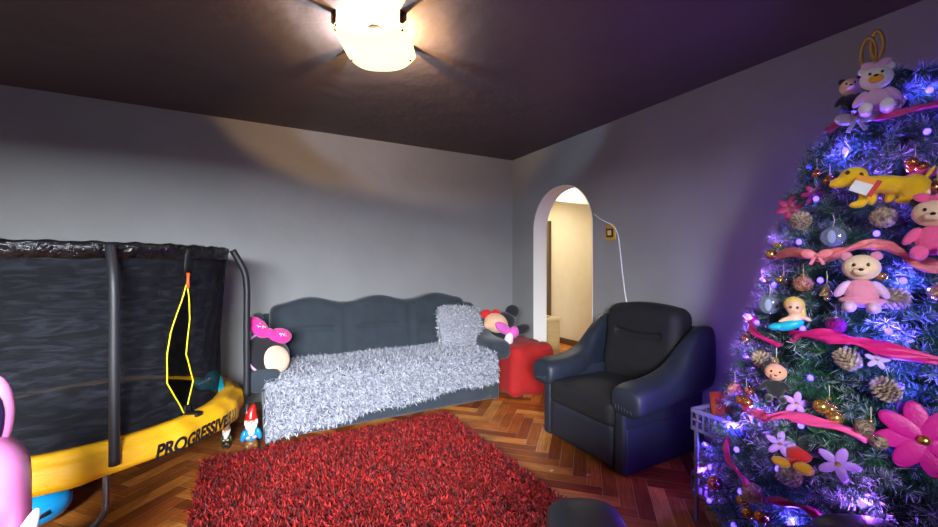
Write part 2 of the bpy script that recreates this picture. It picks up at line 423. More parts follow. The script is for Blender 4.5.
# ------------------------------------------------------------ rug
RX0, RX1, RY0, RY1 = -.26, 1.49, 1.28, 3.12
t = thing('shaggy_rug', 'large rectangular red shaggy rug on the parquet', 'rug', (0, 0, 0))
obj('backing', BX(RX0, RX1, RY0, RY1, .001, .012, bev=.003), mat('red_backing', (70, 10, 10), .9), t, False)
N = 62000
x = RNG.uniform(RX0, RX1, N); y = RNG.uniform(RY0, RY1, N)
pts = np.stack([x, y, np.full(N, .010)], 1); nor = np.tile([0, 0, 1.], (N, 1))
clump = (np.sin(x*41+np.sin(y*37)*2)*np.sin(y*47+np.cos(x*29)*2))
nor[:, 0] += .5*np.sin(y*60+x*31); nor[:, 1] += .5*np.cos(x*57-y*23); nor /= np.linalg.norm(nor, axis=1)[:, None]
base = np.array([lin(c) for c in [(150, 16, 14), (108, 9, 10), (180, 30, 18), (70, 6, 8), (132, 13, 12)]])
cl = base[RNG.integers(0, 5, N)]*(.8+.25*clump+.25*RNG.random(N))[:, None]
pile = mat('rug_pile', (150, 20, 20), .75, attr='Col', sheen=.0)
o = tufts('pile', pts, nor, .042, .010, np.clip(cl, 0, 1), pile, t, lean=.75); o['kind'] = 'stuff'

# ------------------------------------------------------------ upholstery set
def arm_st(s, yf, yb, cx, hi=True):
    """armrest running back and rising into the wing"""
    st = [(yf-.052, cx, .465, .04, .03), (yf-.046, cx, .465, .082, .062), (yf-.025, cx, .468, .110, .083), (yf+.05, cx, .48, .118, .09),
          (yf+.22, cx, .495, .112, .088), (yf+.38, cx+s*.005, .530, .095, .112), (yf+.50, cx+s*.012, .59, .075, .175), (yb-.16, cx+s*.018, .65, .062, .215),
          (yb-.03, cx+s*.02, .665, .055, .207), (yb, cx+s*.02, .665, .025, .17)]
    return interp_st(st, 4)
def back_fn(w, humps, d):
    def fn(p):
        x, y, z = p
        top = max(0, z)/.36
        if humps == 1: h = .035*(1-(x/w)**2)
        else: h = .030*cos(2*pi*(x+w)/(2*w/3)+pi)
        z2 = z + h*top
        y2 = y + .055*max(0, (z+.1))*1.6               # leans back
        f = max(0, 1-abs(p.y+d)/.05) if p.y < 0 else 0
        if p.y < 0:
            y2 += .034*math.exp(-((z-(.13 if humps == 1 else .08)+(.02*cos(x*9) if humps == 1 else 0))/.016)**2) * (1 if abs(((x+w) % (2*w/humps))/(2*w/humps)-.5) < .33 else 0)
            if humps == 3:
                for k in (-1, 1): y2 += .030*math.exp(-((x-k*w/3)/.016)**2)
            y2 -= .02*math.exp(-((z+.10)/.12)**2)
        return Vector((x, y2, z2))
    return fn
def seatfurn(name, label, cat, inner, depth, loc, rz, m, seatm, humps, nseat, bz=.64):
    """faces local -y; inner = clear seat width; origin under the centre"""
    t = thing(name, label, cat, loc, rz); w = inner/2; hd = depth/2
    obj('base', BX(-w-.085, w+.085, -hd+.02, hd-.02, .02, .30, bev=.02, seg=3), m, t)
    for s in (-1, 1):
        bm = bmesh.new(); bx(bm, min(s*(w), s*(w+.075)), max(s*(w), s*(w+.075)), -hd+.0, hd-.02, .02, .50, bev=.022, seg=3)
        obj('side_panel', bm, m, t)
        a = obj('armrest', loft(arm_st(s, -hd+.03, hd, s*(w+.09)), 28, 3.0), m, t)
        bm = bmesh.new()
        for k in range(6):   # gathered pleats under the arm front
            x = s*(w+.03+.022*k)
            tube(bm, [(x, -hd-.020, .455-.004*k), (x+s*.004, -hd-.024, .42), (x+s*.002, -hd+.002, .392)], .004, 6)
        obj('pleats', bm, m, a)
    obj('front_panel', rbox(w-.008, .02, .125, .015, 8), m, t, loc=(0, -hd+.012, .165))
    for k in range(nseat):
        cw = w/nseat; cx = -w+cw*(2*k+1)
        def fn(p, cw=cw):
            return Vector((p.x, p.y, p.z+(.018*(1-(p.x/cw)**2)*(1-(p.y/(hd*.85))**2) if p.z > 0 else 0)))
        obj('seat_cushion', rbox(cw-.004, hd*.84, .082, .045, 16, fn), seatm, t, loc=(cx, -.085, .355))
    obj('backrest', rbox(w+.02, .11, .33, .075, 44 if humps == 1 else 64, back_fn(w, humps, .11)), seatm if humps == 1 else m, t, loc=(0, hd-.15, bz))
    obj('back_panel', BX(-w-.07, w+.07, hd-.075, hd-.02, .03, .86, bev=.025, seg=3), m, t)
    for sx in (-1, 1):
        for sy in (-1, 1): obj('foot', lathe(bmesh.new(), [(0, 0), (.022, 0), (.026, .022), (0, .022)], 12, Matrix.Translation((sx*(w-.02), sy*(hd-.1), 0))), blackm, t)
    return t
SOFX = 1.10
sofa = seatfurn('sofa', 'long slate grey three-seat sofa with wavy backrest against the back wall', 'sofa', 1.84, .80, (SOFX, 3.62, 0), 0, sofam, sofam, 3, 3)
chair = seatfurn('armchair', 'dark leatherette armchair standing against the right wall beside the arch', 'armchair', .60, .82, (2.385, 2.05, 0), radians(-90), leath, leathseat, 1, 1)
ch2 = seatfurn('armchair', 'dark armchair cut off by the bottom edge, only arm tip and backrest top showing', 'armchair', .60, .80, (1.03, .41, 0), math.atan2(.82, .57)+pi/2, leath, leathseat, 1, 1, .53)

# throw over the sofa seat
def blanket():
    t = thing('shaggy_throw', 'long grey-white shaggy throw covering the sofa seat', 'blanket', (0, 0, 0))
    X0, X1 = .105, 2.04; nx, nv = 80, 40; V = []; Nn = []
    def surf(u, v):
        x = X0+(X1-X0)*u
        zl = .035+.16*min(1, u*1.15)**.8+.012*sin(u*19)
        yb, yf, zt, r = 3.82, 3.185, .462, .05
        L1 = yb-yf-r; L2 = r*pi/2; L3 = zt-r-zl; s = v*(L1+L2+L3)
        hump = .012*(1-(((u*3) % 1)-.5)**2*4)
        if s < L1: return (x, yb-s, zt+hump-.012*(s < 0)), (0, 0, 1)
        if s < L1+L2:
            a = (s-L1)/r; return (x, yf+r-r*sin(a), zt+hump*cos(a)-r+r*cos(a)), (0, -sin(a), cos(a))
        q = s-L1-L2
        wob = .010*sin(u*31+q*9)*q/L3
        return (x+(-.015+.03*u)*0, yf-.012*q/L3+wob-.006, zt-r-q), (0, -1, 0)
    for i in range(nx+1):
        for j in range(nv+1): V.append(surf(i/nx, j/nv)[0])
    Fc = [(i*(nv+1)+j, (i+1)*(nv+1)+j, (i+1)*(nv+1)+j+1, i*(nv+1)+j+1) for i in range(nx) for j in range(nv)]
    o = raw('cloth', V, Fc, mat('throw_cloth', (150, 152, 160), .9), t)
    so = o.modifiers.new('thickness', 'SOLIDIFY'); so.thickness = .008; so.offset = 0
    N = 34000; u = RNG.random(N); v = RNG.random(N)
    pn = [surf(a, b) for a, b in zip(u, v)]
    p = np.array([q[0] for q in pn]); n = np.array([q[1] for q in pn])
    pal = np.array([lin(c) for c in [(186, 188, 196), (164, 167, 178), (206, 206, 212), (126, 130, 144), (78, 82, 98)]])
    cl = pal[RNG.choice(5, N, p=[.28, .24, .18, .17, .13])]
    o = tufts('pile', p, n, .042, .006, cl, mat('throw_pile', (210, 210, 215), .8, attr='Col'), t, lean=.8, droop=.5); o['kind'] = 'stuff'
blanket()

def pillow_bm(hw, hh, th, n=18, pw=3.0):
    def fn(p):
        a, b = abs(p.x/hw), abs(p.z/hh)
        k = (max(0, 1-a**pw)*max(0, 1-b**pw))**.45
        return Vector((p.x*(1-.05*b*b), math.copysign(th*k, p.y) if abs(p.y) > 1e-6 else 0, p.z*(1-.05*a*a)))
    return rbox(hw, th, hh, .01, n, fn)
# grey shaggy cushion at the right end of the sofa
t = thing('shaggy_cushion', 'square grey-white shaggy cushion at the right end of the sofa', 'cushion', (1.875, 3.60, .66), radians(4))
t.rotation_euler = (radians(-18), radians(5), radians(6))
co = obj('cushion_body', pillow_bm(.25, .205, .075), mat('throw_cloth', (150, 152, 160), .9), t)
me = co.data; pl = [p for p in me.polygons]
ar = np.array([p.area for p in pl]); idx = RNG.choice(len(pl), 7000, p=ar/ar.sum())
ptsl = np.array([np.array(pl[i].center) for i in idx]); nl = np.array([np.array(pl[i].normal) for i in idx])
ptsl += RNG.normal(size=ptsl.shape)*.008
pal = np.array([lin(c) for c in [(206, 206, 210), (184, 186, 192), (152, 154, 164), (112, 114, 124)]])
o = tufts('pile', ptsl, nl, .026, .006, pal[RNG.choice(4, 7000, p=[.4, .3, .2, .1])], mat('throw_pile', (210, 210, 215), .8, attr='Col'), t, lean=.8, droop=.3); o['kind'] = 'stuff'

# ------------------------------------------------------------ red covered pouf, between sofa and arch
def poufn(p):
    n1 = .012*sin(p.x*23+p.z*9)+.010*sin(p.y*31+p.x*7)
    sag = .05*max(0, p.x)*1.2
    return Vector((p.x*(1+.08*(-p.z/.25))+n1*.5, p.y*(1+.06*(-p.z/.25))+n1*.6, p.z-sag+n1*.6))
t = thing('red_pouf', 'red cloth-covered pouf between the sofa and the arch', 'pouf', (2.47, 3.42, .0))
redc = mat('red_cloth', (158, 14, 12), .85, bump=.5, bscale=8, bdist=.03, var=.15, vscale=8, sheen=.05)
obj('cover', rbox(.265, .30, .245, .09, 20, poufn), redc, t, loc=(0, 0, .262))

# ------------------------------------------------------------ soft toys (plain generic shapes)
def fuzz(name, rgb): return mat('plush_'+name, rgb, .9, bump=.6, bscale=160, bdist=.004, sheen=.35, var=.06, vscale=20)
def plush(name, label, loc, parts, scale=1., rz=None, tilt=(0, 0), vox=.006, cat='soft toy', group=None):
    """parts: (part name, material, [ellipsoids (x,y,z,rx,ry,rz[,rot])])"""
    if rz is None: rz = math.atan2(-loc[0], loc[1])
    t = thing(name, label, cat, loc, rz, group); t.rotation_euler = (tilt[0], tilt[1], rz)
    for pn, m, es in parts:
        bm = bmesh.new()
        for e in es: ell(bm, [c*scale for c in e[:3]], [c*scale for c in e[3:6]], e[6] if len(e) > 6 else None, 16)
        o = obj(pn, bm, m, t)
        if len(es) > 1 and pn in ('body', 'head', 'outfit', 'legs'):
            r = o.modifiers.new('join', 'REMESH'); r.mode = 'VOXEL'; r.voxel_size = vox*max(scale, .4); r.use_smooth_shade = True
            s2 = o.modifiers.new('soften', 'SMOOTH'); s2.iterations = 3
    return t
eye = mat('black_eye', (10, 10, 12), .2, coat=.5)
def bear(name, label, loc, scale, bodyc, headc, outfitc=None, bow=None, earc=None, muzzle=None, feet=None, **k):
    B = fuzz(*bodyc); Hd = fuzz(*headc); parts = []
    parts.append(('body', B, [(0, 0, .30, .17, .14, .20), (-.19, -.05, .36, .06, .07, .14, (0, .6, 0)), (.19, -.05, .36, .06, .07, .14, (0, -.6, 0)),
                              (-.12, -.16, .12, .08, .17, .08), (.12, -.16, .12, .08, .17, .08)]))
    parts.append(('head', Hd, [(0, -.02, .66, .20, .17, .18)]))
    E = fuzz(*(earc or headc))
    parts += [('ear', E, [(-.15, 0, .82, .065, .035, .065)]), ('ear', E, [(.15, 0, .82, .065, .035, .065)])]
    parts.append(('muzzle', fuzz(*(muzzle or headc)), [(0, -.18, .61, .09, .08, .065)]))
    parts.append(('nose', eye, [(0, -.255, .635, .028, .02, .02)]))
    parts += [('eye', eye, [(-.07, -.175, .70, .020, .014, .024)]), ('eye', eye, [(.07, -.175, .70, .020, .014, .024)])]
    if outfitc: parts.append(('outfit', fuzz(*outfitc), [(0, -.01, .33, .195, .16, .17), (0, 0, .20, .24, .19, .07)]))
    if bow:
        m = fuzz(*bow); parts.append(('bow', m, [(-.09, -.08, .87, .09, .03, .06, (0, .3, 0)), (.09, -.08, .87, .09, .03, .06, (0, -.3, 0)), (0, -.1, .86, .03, .03, .03)]))
    if feet: parts += [('foot', fuzz(*feet), [(-.12, -.31, .13, .085, .06, .10)]), ('foot', fuzz(*feet), [(.12, -.31, .13, .085, .06, .10)])]
    return plush(name, label, loc, parts, scale, **k)

# plain round cushion with a pink bow on the sofa's left arm
pc = P(268, 354, 2.97)
t = thing('round_cushion', 'round cream and black cushion with pink spotted bow on the sofa left end', 'cushion', tuple(pc)); t.rotation_euler = (radians(-20), radians(28), radians(24)); t.scale = (1.2, 1.15, 1.2)
def disc_bm(rx, rz, th):
    bm = bmesh.new(); x = bmesh.ops.create_uvsphere(bm, u_segments=28, v_segments=16, radius=1)
    for v in bm.verts:
        a = v.co; r = math.sqrt(a.x**2+a.z**2); f = r**.55/r if r > 1e-5 else 1
        v.co = Vector((a.x*f*rx, a.y*th, a.z*f*rz))
    return bm
obj('cushion_body', disc_bm(.145, .12, .05), fuzz('black', (20, 18, 24)), t)
o = obj('front_patch', disc_bm(.095, .085, .035), fuzz('cream', (236, 200, 168)), t, loc=(.04, -.030, -.025))
obj('piping', tube(bmesh.new(), [(.146*cos(a), 0, .121*sin(a)) for a in [2*pi*i/40 for i in range(40)]], .008, 8, True), fuzz('lilac', (214, 170, 214)), t)
pinkf = fuzz('pink', (232, 46, 150))
b = obj('bow', ell(ell(ell(bmesh.new(), (-.075, 0, .01), (.085, .028, .05), (0, .35, 0)), (.075, 0, .01), (.085, .028, .05), (0, -.35, 0)), (0, -.005, 0), (.025, .03, .03)), pinkf, t, loc=(-.05, -.035, .11))
bm = bmesh.new()
for i in range(22):
    s = -1 if i % 2 else 1; a = random.uniform(0, 6.28); q = random.uniform(.1, .8)
    x, z = s*.075+.06*q*cos(a), .012+.030*q*sin(a)
    y = -.0285*math.sqrt(max(0, 1-(q)**2)); ell(bm, (x, y, z), (.004, .003, .004), seg=8)
obj('bow_dots', bm, mat('white_felt', (240, 225, 235), .8), b)

# soft toy on the red pouf behind the sofa's right arm
plush('slumped_soft_toy', 'black, cream and pink soft toy slumped on the red pouf behind the sofa arm', (2.34, 3.50, .56), [
    ('body', fuzz('black', (20, 18, 24)), [(0, 0, .03, .15, .10, .09), (.18, .0, .05, .10, .07, .06, (0, -.3, 0))]),
    ('head', fuzz('cream2', (226, 178, 140)), [(-.10, -.05, .13, .13, .10, .10, (0, .3, 0)), (-.17, -.08, .12, .07, .06, .05)]),
    ('hood', fuzz('black', (20, 18, 24)), [(-.01, .0, .14, .13, .10, .10)]),
    ('ear', fuzz('black', (20, 18, 24)), [(.08, 0, .24, .075, .04, .07)]),
    ('bow', fuzz('red', (200, 24, 28)), [(-.20, -.02, .22, .06, .035, .05), (-.10, -.02, .22, .055, .035, .05)]),
    ('scarf', fuzz('orchid', (206, 90, 176)), [(-.05, -.15, .09, .10, .03, .05, (0, .6, 0)), (.06, -.15, .05, .05, .03, .06)]),
    ('cuff', fuzz('palecream', (230, 220, 214)), [(.0, -.17, -.02, .045, .04, .07, (0, .2, 0))])], 1.0, rz=radians(-20), vox=.01)

# ------------------------------------------------------------ trampoline
def trampoline():
    CX, CY = -.86, 3.165
    t = thing('trampoline', 'round black and yellow enclosed trampoline in the left corner by the sofa', 'trampoline', (CX, CY, 0))
    ZM, RI, RO, ZT = .43, .67, .82, 1.40
    angs = [radians(a) for a in (1, -67.5, -144, 144, 72)]
    obj('mat', lathe(bmesh.new(), [(0, ZM-.004), (.4, ZM-.006), (RI+.03, ZM), (RI+.03, ZM+.004), (.4, ZM), (0, ZM)], 64), mat('jumping_mat', (18, 18, 20), .8, bump=.3, bscale=300, bdist=.001), t)
    # safety pad with a hanging skirt
    bm = bmesh.new(); n = 420; prof = []
    rings = []
    for i in range(n):
        a = 2*pi*i/n; wv = .007*sin(a*13)+.005*sin(a*23+1)+.002*sin(a*37)
        ring = []
        for k, (r, z) in enumerate([(RI-.01, ZM+.008), (RI+.03, ZM+.030), (RI+.10, ZM+.034), (RO-.05, ZM+.022), (RO-.01, ZM+.004), (RO, ZM-.02), (RO+.005, ZM-.07), (RO+.004, ZM-.098), (RO-.008, ZM-.098), (RO-.02, ZM-.03), (RO-.06, ZM-.012), (RI, ZM-.010)]):
            w = wv*(.5 if k in (2, 3) else 1.0 if k in (4, 5, 6, 7, 8) else .3)
            ring.append(bm.verts.new(((r+w)*cos(a), (r+w)*sin(a), z+(w*.5 if k in (1, 2, 3) else (.01*sin(a*5) if k in (7, 8) else 0)))))
        rings.append(ring)
    for i in range(n):
        A, B = rings[i], rings[(i+1) % n]
        for k in range(12): bm.faces.new((A[k], A[(k+1) % 12], B[(k+1) % 12], B[k]))
    pad = obj('safety_pad', bm, yellow, t)
    # printed word around the skirt
    cu = bpy.data.curves.new('lettering', 'FONT'); cu.body = 'PROGRESSIVE.S'; cu.size = .098; cu.offset = .004; cu.shear = .22; cu.space_character = 1.02; cu.align_x = 'LEFT'
    to = bpy.data.objects.new('tmp', cu); COL.objects.link(to); bpy.context.view_layer.update()
    me = bpy.data.meshes.new_from_object(to.evaluated_get(bpy.context.evaluated_depsgraph_get())); bpy.data.objects.remove(to)
    bm = bmesh.new(); bm.from_mesh(me)
    wid = max(v.co.x for v in bm.verts)
    for k in range(2):
        o = wid+.012+k*.034; q = [(o, 0), (o+.014, 0), (o+.034, .035), (o+.024, .07), (o+.010, .07), (o+.020, .035)]
        bm.faces.new([bm.verts.new((x, z, 0)) for x, z in q])
    wid += .085
    bmesh.ops.triangulate(bm, faces=bm.faces[:]); 
    for _ in range(1): bmesh.ops.subdivide_edges(bm, edges=[e for e in bm.edges if e.calc_length() > .02], cuts=2)
    a0 = radians(-56.5); span = radians(38)
    sc = span*(RO)/wid
    for v in bm.verts:
        a = a0+v.co.x*sc/RO; z = ZM-.092+v.co.y*.95
        wv = .007*sin(a*13)+.005*sin(a*23+1)+.002*sin(a*37)
        rr = RO+.012+wv + (-.0 if z < ZM-.02 else -.02*(z-ZM+.02)/.04)
        v.co = Vector((rr*cos(a), rr*sin(a), z))
    obj('lettering', bm, blackink, pad, False)
    # frame ring
    obj('frame_ring', tube(bmesh.new(), [((RO-.03)*cos(a), (RO-.03)*sin(a), ZM-.035) for a in [2*pi*i/64 for i in range(64)]], .019, 10, True), metalm, t)
    for a in angs:   # foam-sleeved poles that bend inwards at the top
        c, s = cos(a), sin(a); R = RO+.03
        obj('pole', tube(bmesh.new(), smoothpts([(R*c, R*s, .385), (R*c, R*s, .6), (R*c, R*s, .9), ((R-.0)*c, (R-.0)*s, 1.14), ((R-.02)*c, (R-.02)*s, 1.26), ((R-.085)*c, (R-.085)*s, ZT-.01)], 5), .021, 14), blackm, t)
    # net: woven cloth with a slit door
    NR = 520; NZ = 86; V = []; Fc = []
    a_z = radians(-39)
    def rad(f, a):
        return .735 - .045*min(1, (1-f)*1.6)**.8 + .008*sin(a*5+f*3)*(1-f) + .0025*sin(a*17+f*9)*min(1, (1-f)*4)+.0015*sin(a*41-f*13)
    outline = [(0, .80), (-.02, .70), (-.068, .52), (-.085, .40), (-.088, .235), (-.035, .12), (.012, .01), (.08, .195), (.028, .37), (.036, .58), (.016, .72)]
    def inside(x, z):
        ins = False; j = len(outline)-1
        for i in range(len(outline)):
            xi, zi = outline[i]; xj, zj = outline[j]
            if (zi > z) != (zj > z) and x < (xj-xi)*(z-zi)/(zj-zi)+xi: ins = not ins
            j = i
        return ins
    for i in range(NR):
        a = 2*pi*i/NR
        for j in range(NZ+1):
            f = j/NZ; r = rad(f, a); V.append((r*cos(a), r*sin(a), ZM+.01+(ZT-ZM-.03)*f))
    for i in range(NR):
        a = 2*pi*(i+.5)/NR; x = ((a-a_z+pi) % (2*pi)-pi)*.66
        for j in range(NZ):
            if abs(x) < .1 and inside(x, (j+.5)/NZ): continue
            k = (i+1) % NR; Fc.append((i*(NZ+1)+j, k*(NZ+1)+j, k*(NZ+1)+j+1, i*(NZ+1)+j+1))
    nm = bpy.data.materials.new('black_netting'); nm.use_nodes = True; nt = nm.node_tree; b = nt.nodes['Principled BSDF']
    b.inputs['Base Color'].default_value = lin((20, 21, 27))+(1,); b.inputs['Roughness'].default_value = .85; b.inputs['Specular IOR Level'].default_value = .2
    tcn = nt.nodes.new('ShaderNodeTexCoord'); mpn = nt.nodes.new('ShaderNodeMapping'); mpn.inputs['Scale'].default_value = (1, 1, 2.2)
    n1 = nt.nodes.new('ShaderNodeTexNoise'); n1.inputs['Scale'].default_value = 7; n1.inputs['Detail'].default_value = 7; n1.inputs['Distortion'].default_value = .8
    nt.links.new(tcn.outputs['Object'], mpn.inputs[0]); nt.links.new(mpn.outputs[0], n1.inputs['Vector'])
    bp = nt.nodes.new('ShaderNodeBump'); bp.inputs['Strength'].default_value = .6; bp.inputs['Distance'].default_value = .02
    nt.links.new(n1.outputs[0], bp.inputs['Height']); nt.links.new(bp.outputs[0], b.inputs['Normal'])
    mr = nt.nodes.new('ShaderNodeMapRange'); mr.inputs[1].default_value = .3; mr.inputs[2].default_value = .7; mr.inputs[3].default_value = .92; mr.inputs[4].default_value = .80
    nt.links.new(n1.outputs[0], mr.inputs[0]); nt.links.new(mr.outputs[0], b.inputs['Alpha'])
    rm_ = nt.nodes.new('ShaderNodeValToRGB'); rm_.color_ramp.elements[0].position = .45; rm_.color_ramp.elements[1].position = .72
    rm_.color_ramp.elements[0].color = lin((15, 16, 21))+(1,); rm_.color_ramp.elements[1].color = lin((36, 38, 46))+(1,)
    n3 = nt.nodes.new('ShaderNodeTexNoise'); n3.inputs['Scale'].default_value = 9; n3.inputs['Detail'].default_value = 8; n3.inputs['Distortion'].default_value = 1.6
    m3 = nt.nodes.new('ShaderNodeMapping'); m3.inputs['Scale'].default_value = (.8, .8, 3.4); nt.links.new(tcn.outputs['Object'], m3.inputs[0]); nt.links.new(m3.outputs[0], n3.inputs['Vector'])
    nt.links.new(n3.outputs[0], rm_.inputs[0]); nt.links.new(rm_.outputs[0], b.inputs['Base Color'])
    net = raw('safety_net', V, Fc, nm, t)
    # black vinyl band round the top
    bm = bmesh.new(); rings = []; n = 260
    for i in range(n):
        a = 2*pi*i/n; w = .0025*sin(a*29)+.002*sin(a*61+2)
        rings.append([bm.verts.new(((r+w)*cos(a), (r+w)*sin(a), z+w)) for r, z in ((.735, ZT-.075), (.742, ZT-.03), (.745, ZT-.005), (.725, ZT+.004), (.712, ZT-.01), (.712, ZT-.07))])
    for i in range(n):
        A, B = rings[i], rings[(i+1) % n]
        for k in range(6): bm.faces.new((A[k], A[(k+1) % 6], B[(k+1) % 6], B[k]))
    obj('top_band', bm, mat('shiny_black_vinyl', (16, 16, 20), .22, bump=1.0, bscale=26, bdist=.02), net)
    def np_(x, f, off=.004):
        a = a_z+x/.66; r = rad(f, a)+off; return (r*cos(a), r*sin(a), ZM+.01+(ZT-ZM-.03)*f)
    pp = []
    for (x0, f0), (x1, f1) in zip(outline, outline[1:]+outline[:1]):
        for k in range(5): pp.append(np_(x0+(x1-x0)*k/5, f0+(f1-f0)*k/5))
    obj('door_piping', tube(bmesh.new(), pp, .0038, 8, True), mat('neon_yellow', (232, 216, 20), .5), net)
    obj('zip_pull', tube(bmesh.new(), [np_(0, .86, .01), np_(0, .80, .012), np_(.002, .77, .012)], .008, 8), mat('orange_tab', (226, 90, 30), .5), net)
    bm = bmesh.new(); q = [[np_(x, f, .006) for x in (-.022, .022)] for f in (.84, .9, .95, 1.0)]
    vv = [[bm.verts.new(p) for p in r] for r in q]
    for A, B in zip(vv, vv[1:]): bm.faces.new((A[0], A[1], B[1], B[0]))
    o = obj('zip_strip', bm, blackink, net); so = o.modifiers.new('t', 'SOLIDIFY'); so.thickness = .003
    # small black buckle on the pad
    a = radians(-37); M = Matrix.Rotation(a, 4, 'Z') @ Matrix.Translation((RO-.085, 0, 0))
    bm = bmesh.new(); bx(bm, -.045, .045, -.022, .022, ZM+.018, ZM+.040, bev=.005, M=M); bx(bm, -.055, -.03, -.02, .02, ZM+.03, ZM+.075, bev=.004, M=M)
    obj('buckle', bm, blackink, pad)
    # u-shaped steel legs: each joins two uprights along the floor
    def leg(a, b):
        A = Vector((cos(a), sin(a), 0))*(RO+.03); B = Vector((cos(b), sin(b), 0))*(RO+.03)
        Ai, Bi = A*.98, B*.98; d = (Bi-Ai).normalized()
        A = A*.80; B = B*.80; d = (B-A).normalized(); z = lambda h: Vector((0, 0, h))
        p = [A+z(.39), A+z(.16), A+z(.10)+d*.010, A+z(.045)+d*.05, A+z(.016)+d*.13, (A+B)/2+z(.015), B+z(.016)-d*.13, B+z(.045)-d*.05, B+z(.10)-d*.010, B+z(.16), B+z(.39)]
        obj('leg', tube(bmesh.new(), smoothpts(p, 4), .014, 10), metalm, t)
    leg(angs[1], angs[2]); leg(angs[3], angs[4])
    a = angs[0]; A = Vector((cos(a), sin(a), 0))*(RO+.03)
    bm = tube(bmesh.new(), [A+Vector((0, 0, z)) for z in (.33, .2, .02)], .014, 10); tube(bm, [A+Vector((0, 0, .02)), A+Vector((0, 0, .0))], .02, 12)
    obj('leg', bm, metalm, t)
    return t
trampoline()

# turquoise pouch lying on the yellow pad
tp_ = P(223, 401, 2.78)
t = thing('fabric_pouch', 'crumpled turquoise pouch with white print on the yellow trampoline pad', 'pouch', (-.235, 3.20, .462), radians(-30))
teal = mat('teal_fabric', (16, 160, 182), .55, bump=.8, bscale=14, bdist=.02)
obj('body', rbox(.085, .045, .050, .03, 10, lambda p: Vector((p.x*(1-.3*p.z/.05), p.y, p.z*(1+.9*p.x/.1)+.01*sin(p.x*60)))), teal, t, loc=(0, 0, .048))
bm = bmesh.new()
for k in range(4): ell(bm, (-.03+.022*k, -.046, .045+.012*k), (.013, .004, .007), (0, -.6, 0), 8)
obj('print', bm, mat('white_print', (220, 232, 235), .6), t)

# blue ball under the trampoline
t = thing('blue_ball', 'glossy blue ball with dark mark lying under the trampoline near its front leg', 'ball', (-.93, 2.80, .0))
bl = mat('glossy_blue', (22, 150, 214), .2, coat=.6)
obj('ball_body', ell(bmesh.new(), (0, 0, .095), (.135, .135, .095), seg=32), bl, t)
o = obj('mark', rbox(.048, .004, .012, .004, 4, lambda p: Vector((p.x, p.y+1.2*p.x*p.x, p.z))), blackink, t, loc=(.045, -.122, .082)); o.rotation_euler = (.1, -.25, .35)

# ------------------------------------------------------------ garden gnomes
def gnome(name, label, loc, s, hat, coat, trousers, rz):
    t = thing(name, label, 'gnome', loc, rz)
    g = lambda n, c: mat('glazed_'+n, c, .3, coat=.4)
    G = lambda pn, m, es: plushpart(t, pn, m, es, s)
    G('boots', g('boot', (66, 40, 22)), [(-.045, -.03, .03, .04, .06, .03), (.045, -.03, .03, .04, .06, .03)])
    G('trousers', trousers, [(0, 0, .12, .10, .085, .085), (-.05, -.03, .09, .05, .05, .06), (.05, -.03, .09, .05, .05, .06)])
    c = G('coat', coat, [(0, 0, .27, .105, .085, .13), (-.105, -.03, .27, .042, .05, .095, (0, .25, 0)), (.105, -.03, .27, .042, .05, .095, (0, -.25, 0))])
    G('hand', g('skin', (222, 168, 134)), [(-.045, -.10, .25, .035, .025, .025)]); G('hand', g('skin', (222, 168, 134)), [(.045, -.10, .25, .035, .025, .025)])
    G('head', g('skin', (222, 168, 134)), [(0, 0, .46, .085, .08, .085)])
    G('beard', g('white', (238, 236, 230)), [(0, -.055, .41, .085, .05, .075), (0, -.08, .34, .05, .035, .075), (-.07, -.01, .46, .03, .05, .06), (.07, -.01, .46, .03, .05, .06)])
    G('nose', g('nose', (214, 130, 104)), [(0, -.095, .465, .018, .018, .018)])
    G('eye', eye, [(-.03, -.078, .49, .008, .006, .009)]); G('eye', eye, [(.03, -.078, .49, .008, .006, .009)])
    bm = lathe(bmesh.new(), [(.0, .50*s), (.088*s, .505*s), (.098*s, .52*s), (.092*s, .545*s), (.075*s, .60*s), (.05*s, .67*s), (.028*s, .72*s), (0, .74*s)], 24)
    for v in bm.verts: v.co.x += .25*max(0, v.co.z-.6*s)
    obj('hat', bm, hat, t)
    return t
def plushpart(t, pn, m, es, s):
    bm = bmesh.new()
    for e in es: ell(bm, [c*s for c in e[:3]], [c*s for c in e[3:6]], e[6] if len(e) > 6 else None, 18)
    return obj(pn, bm, m, t)
gp = P(249.5, 449, 2.79)
gnome('garden_gnome', 'small garden gnome in red hat and blue coat beside the sofa', (gp.x+.01, gp.y, 0), .44, mat('glazed_red', (206, 30, 20), .3, coat=.4), mat('glazed_blue', (30, 140, 200), .3, coat=.4), mat('glazed_brown', (120, 76, 30), .4), radians(2))
gp = P(229, 449, 2.84)
gnome('garden_gnome', 'shorter brown gnome half hidden behind the trampoline pole', (gp.x-.015, gp.y+.0, 0), .27, mat('glazed_tan', (176, 120, 60), .4), mat('glazed_olive', (44, 60, 34), .4), mat('glazed_dark', (40, 28, 20), .4), radians(-10))

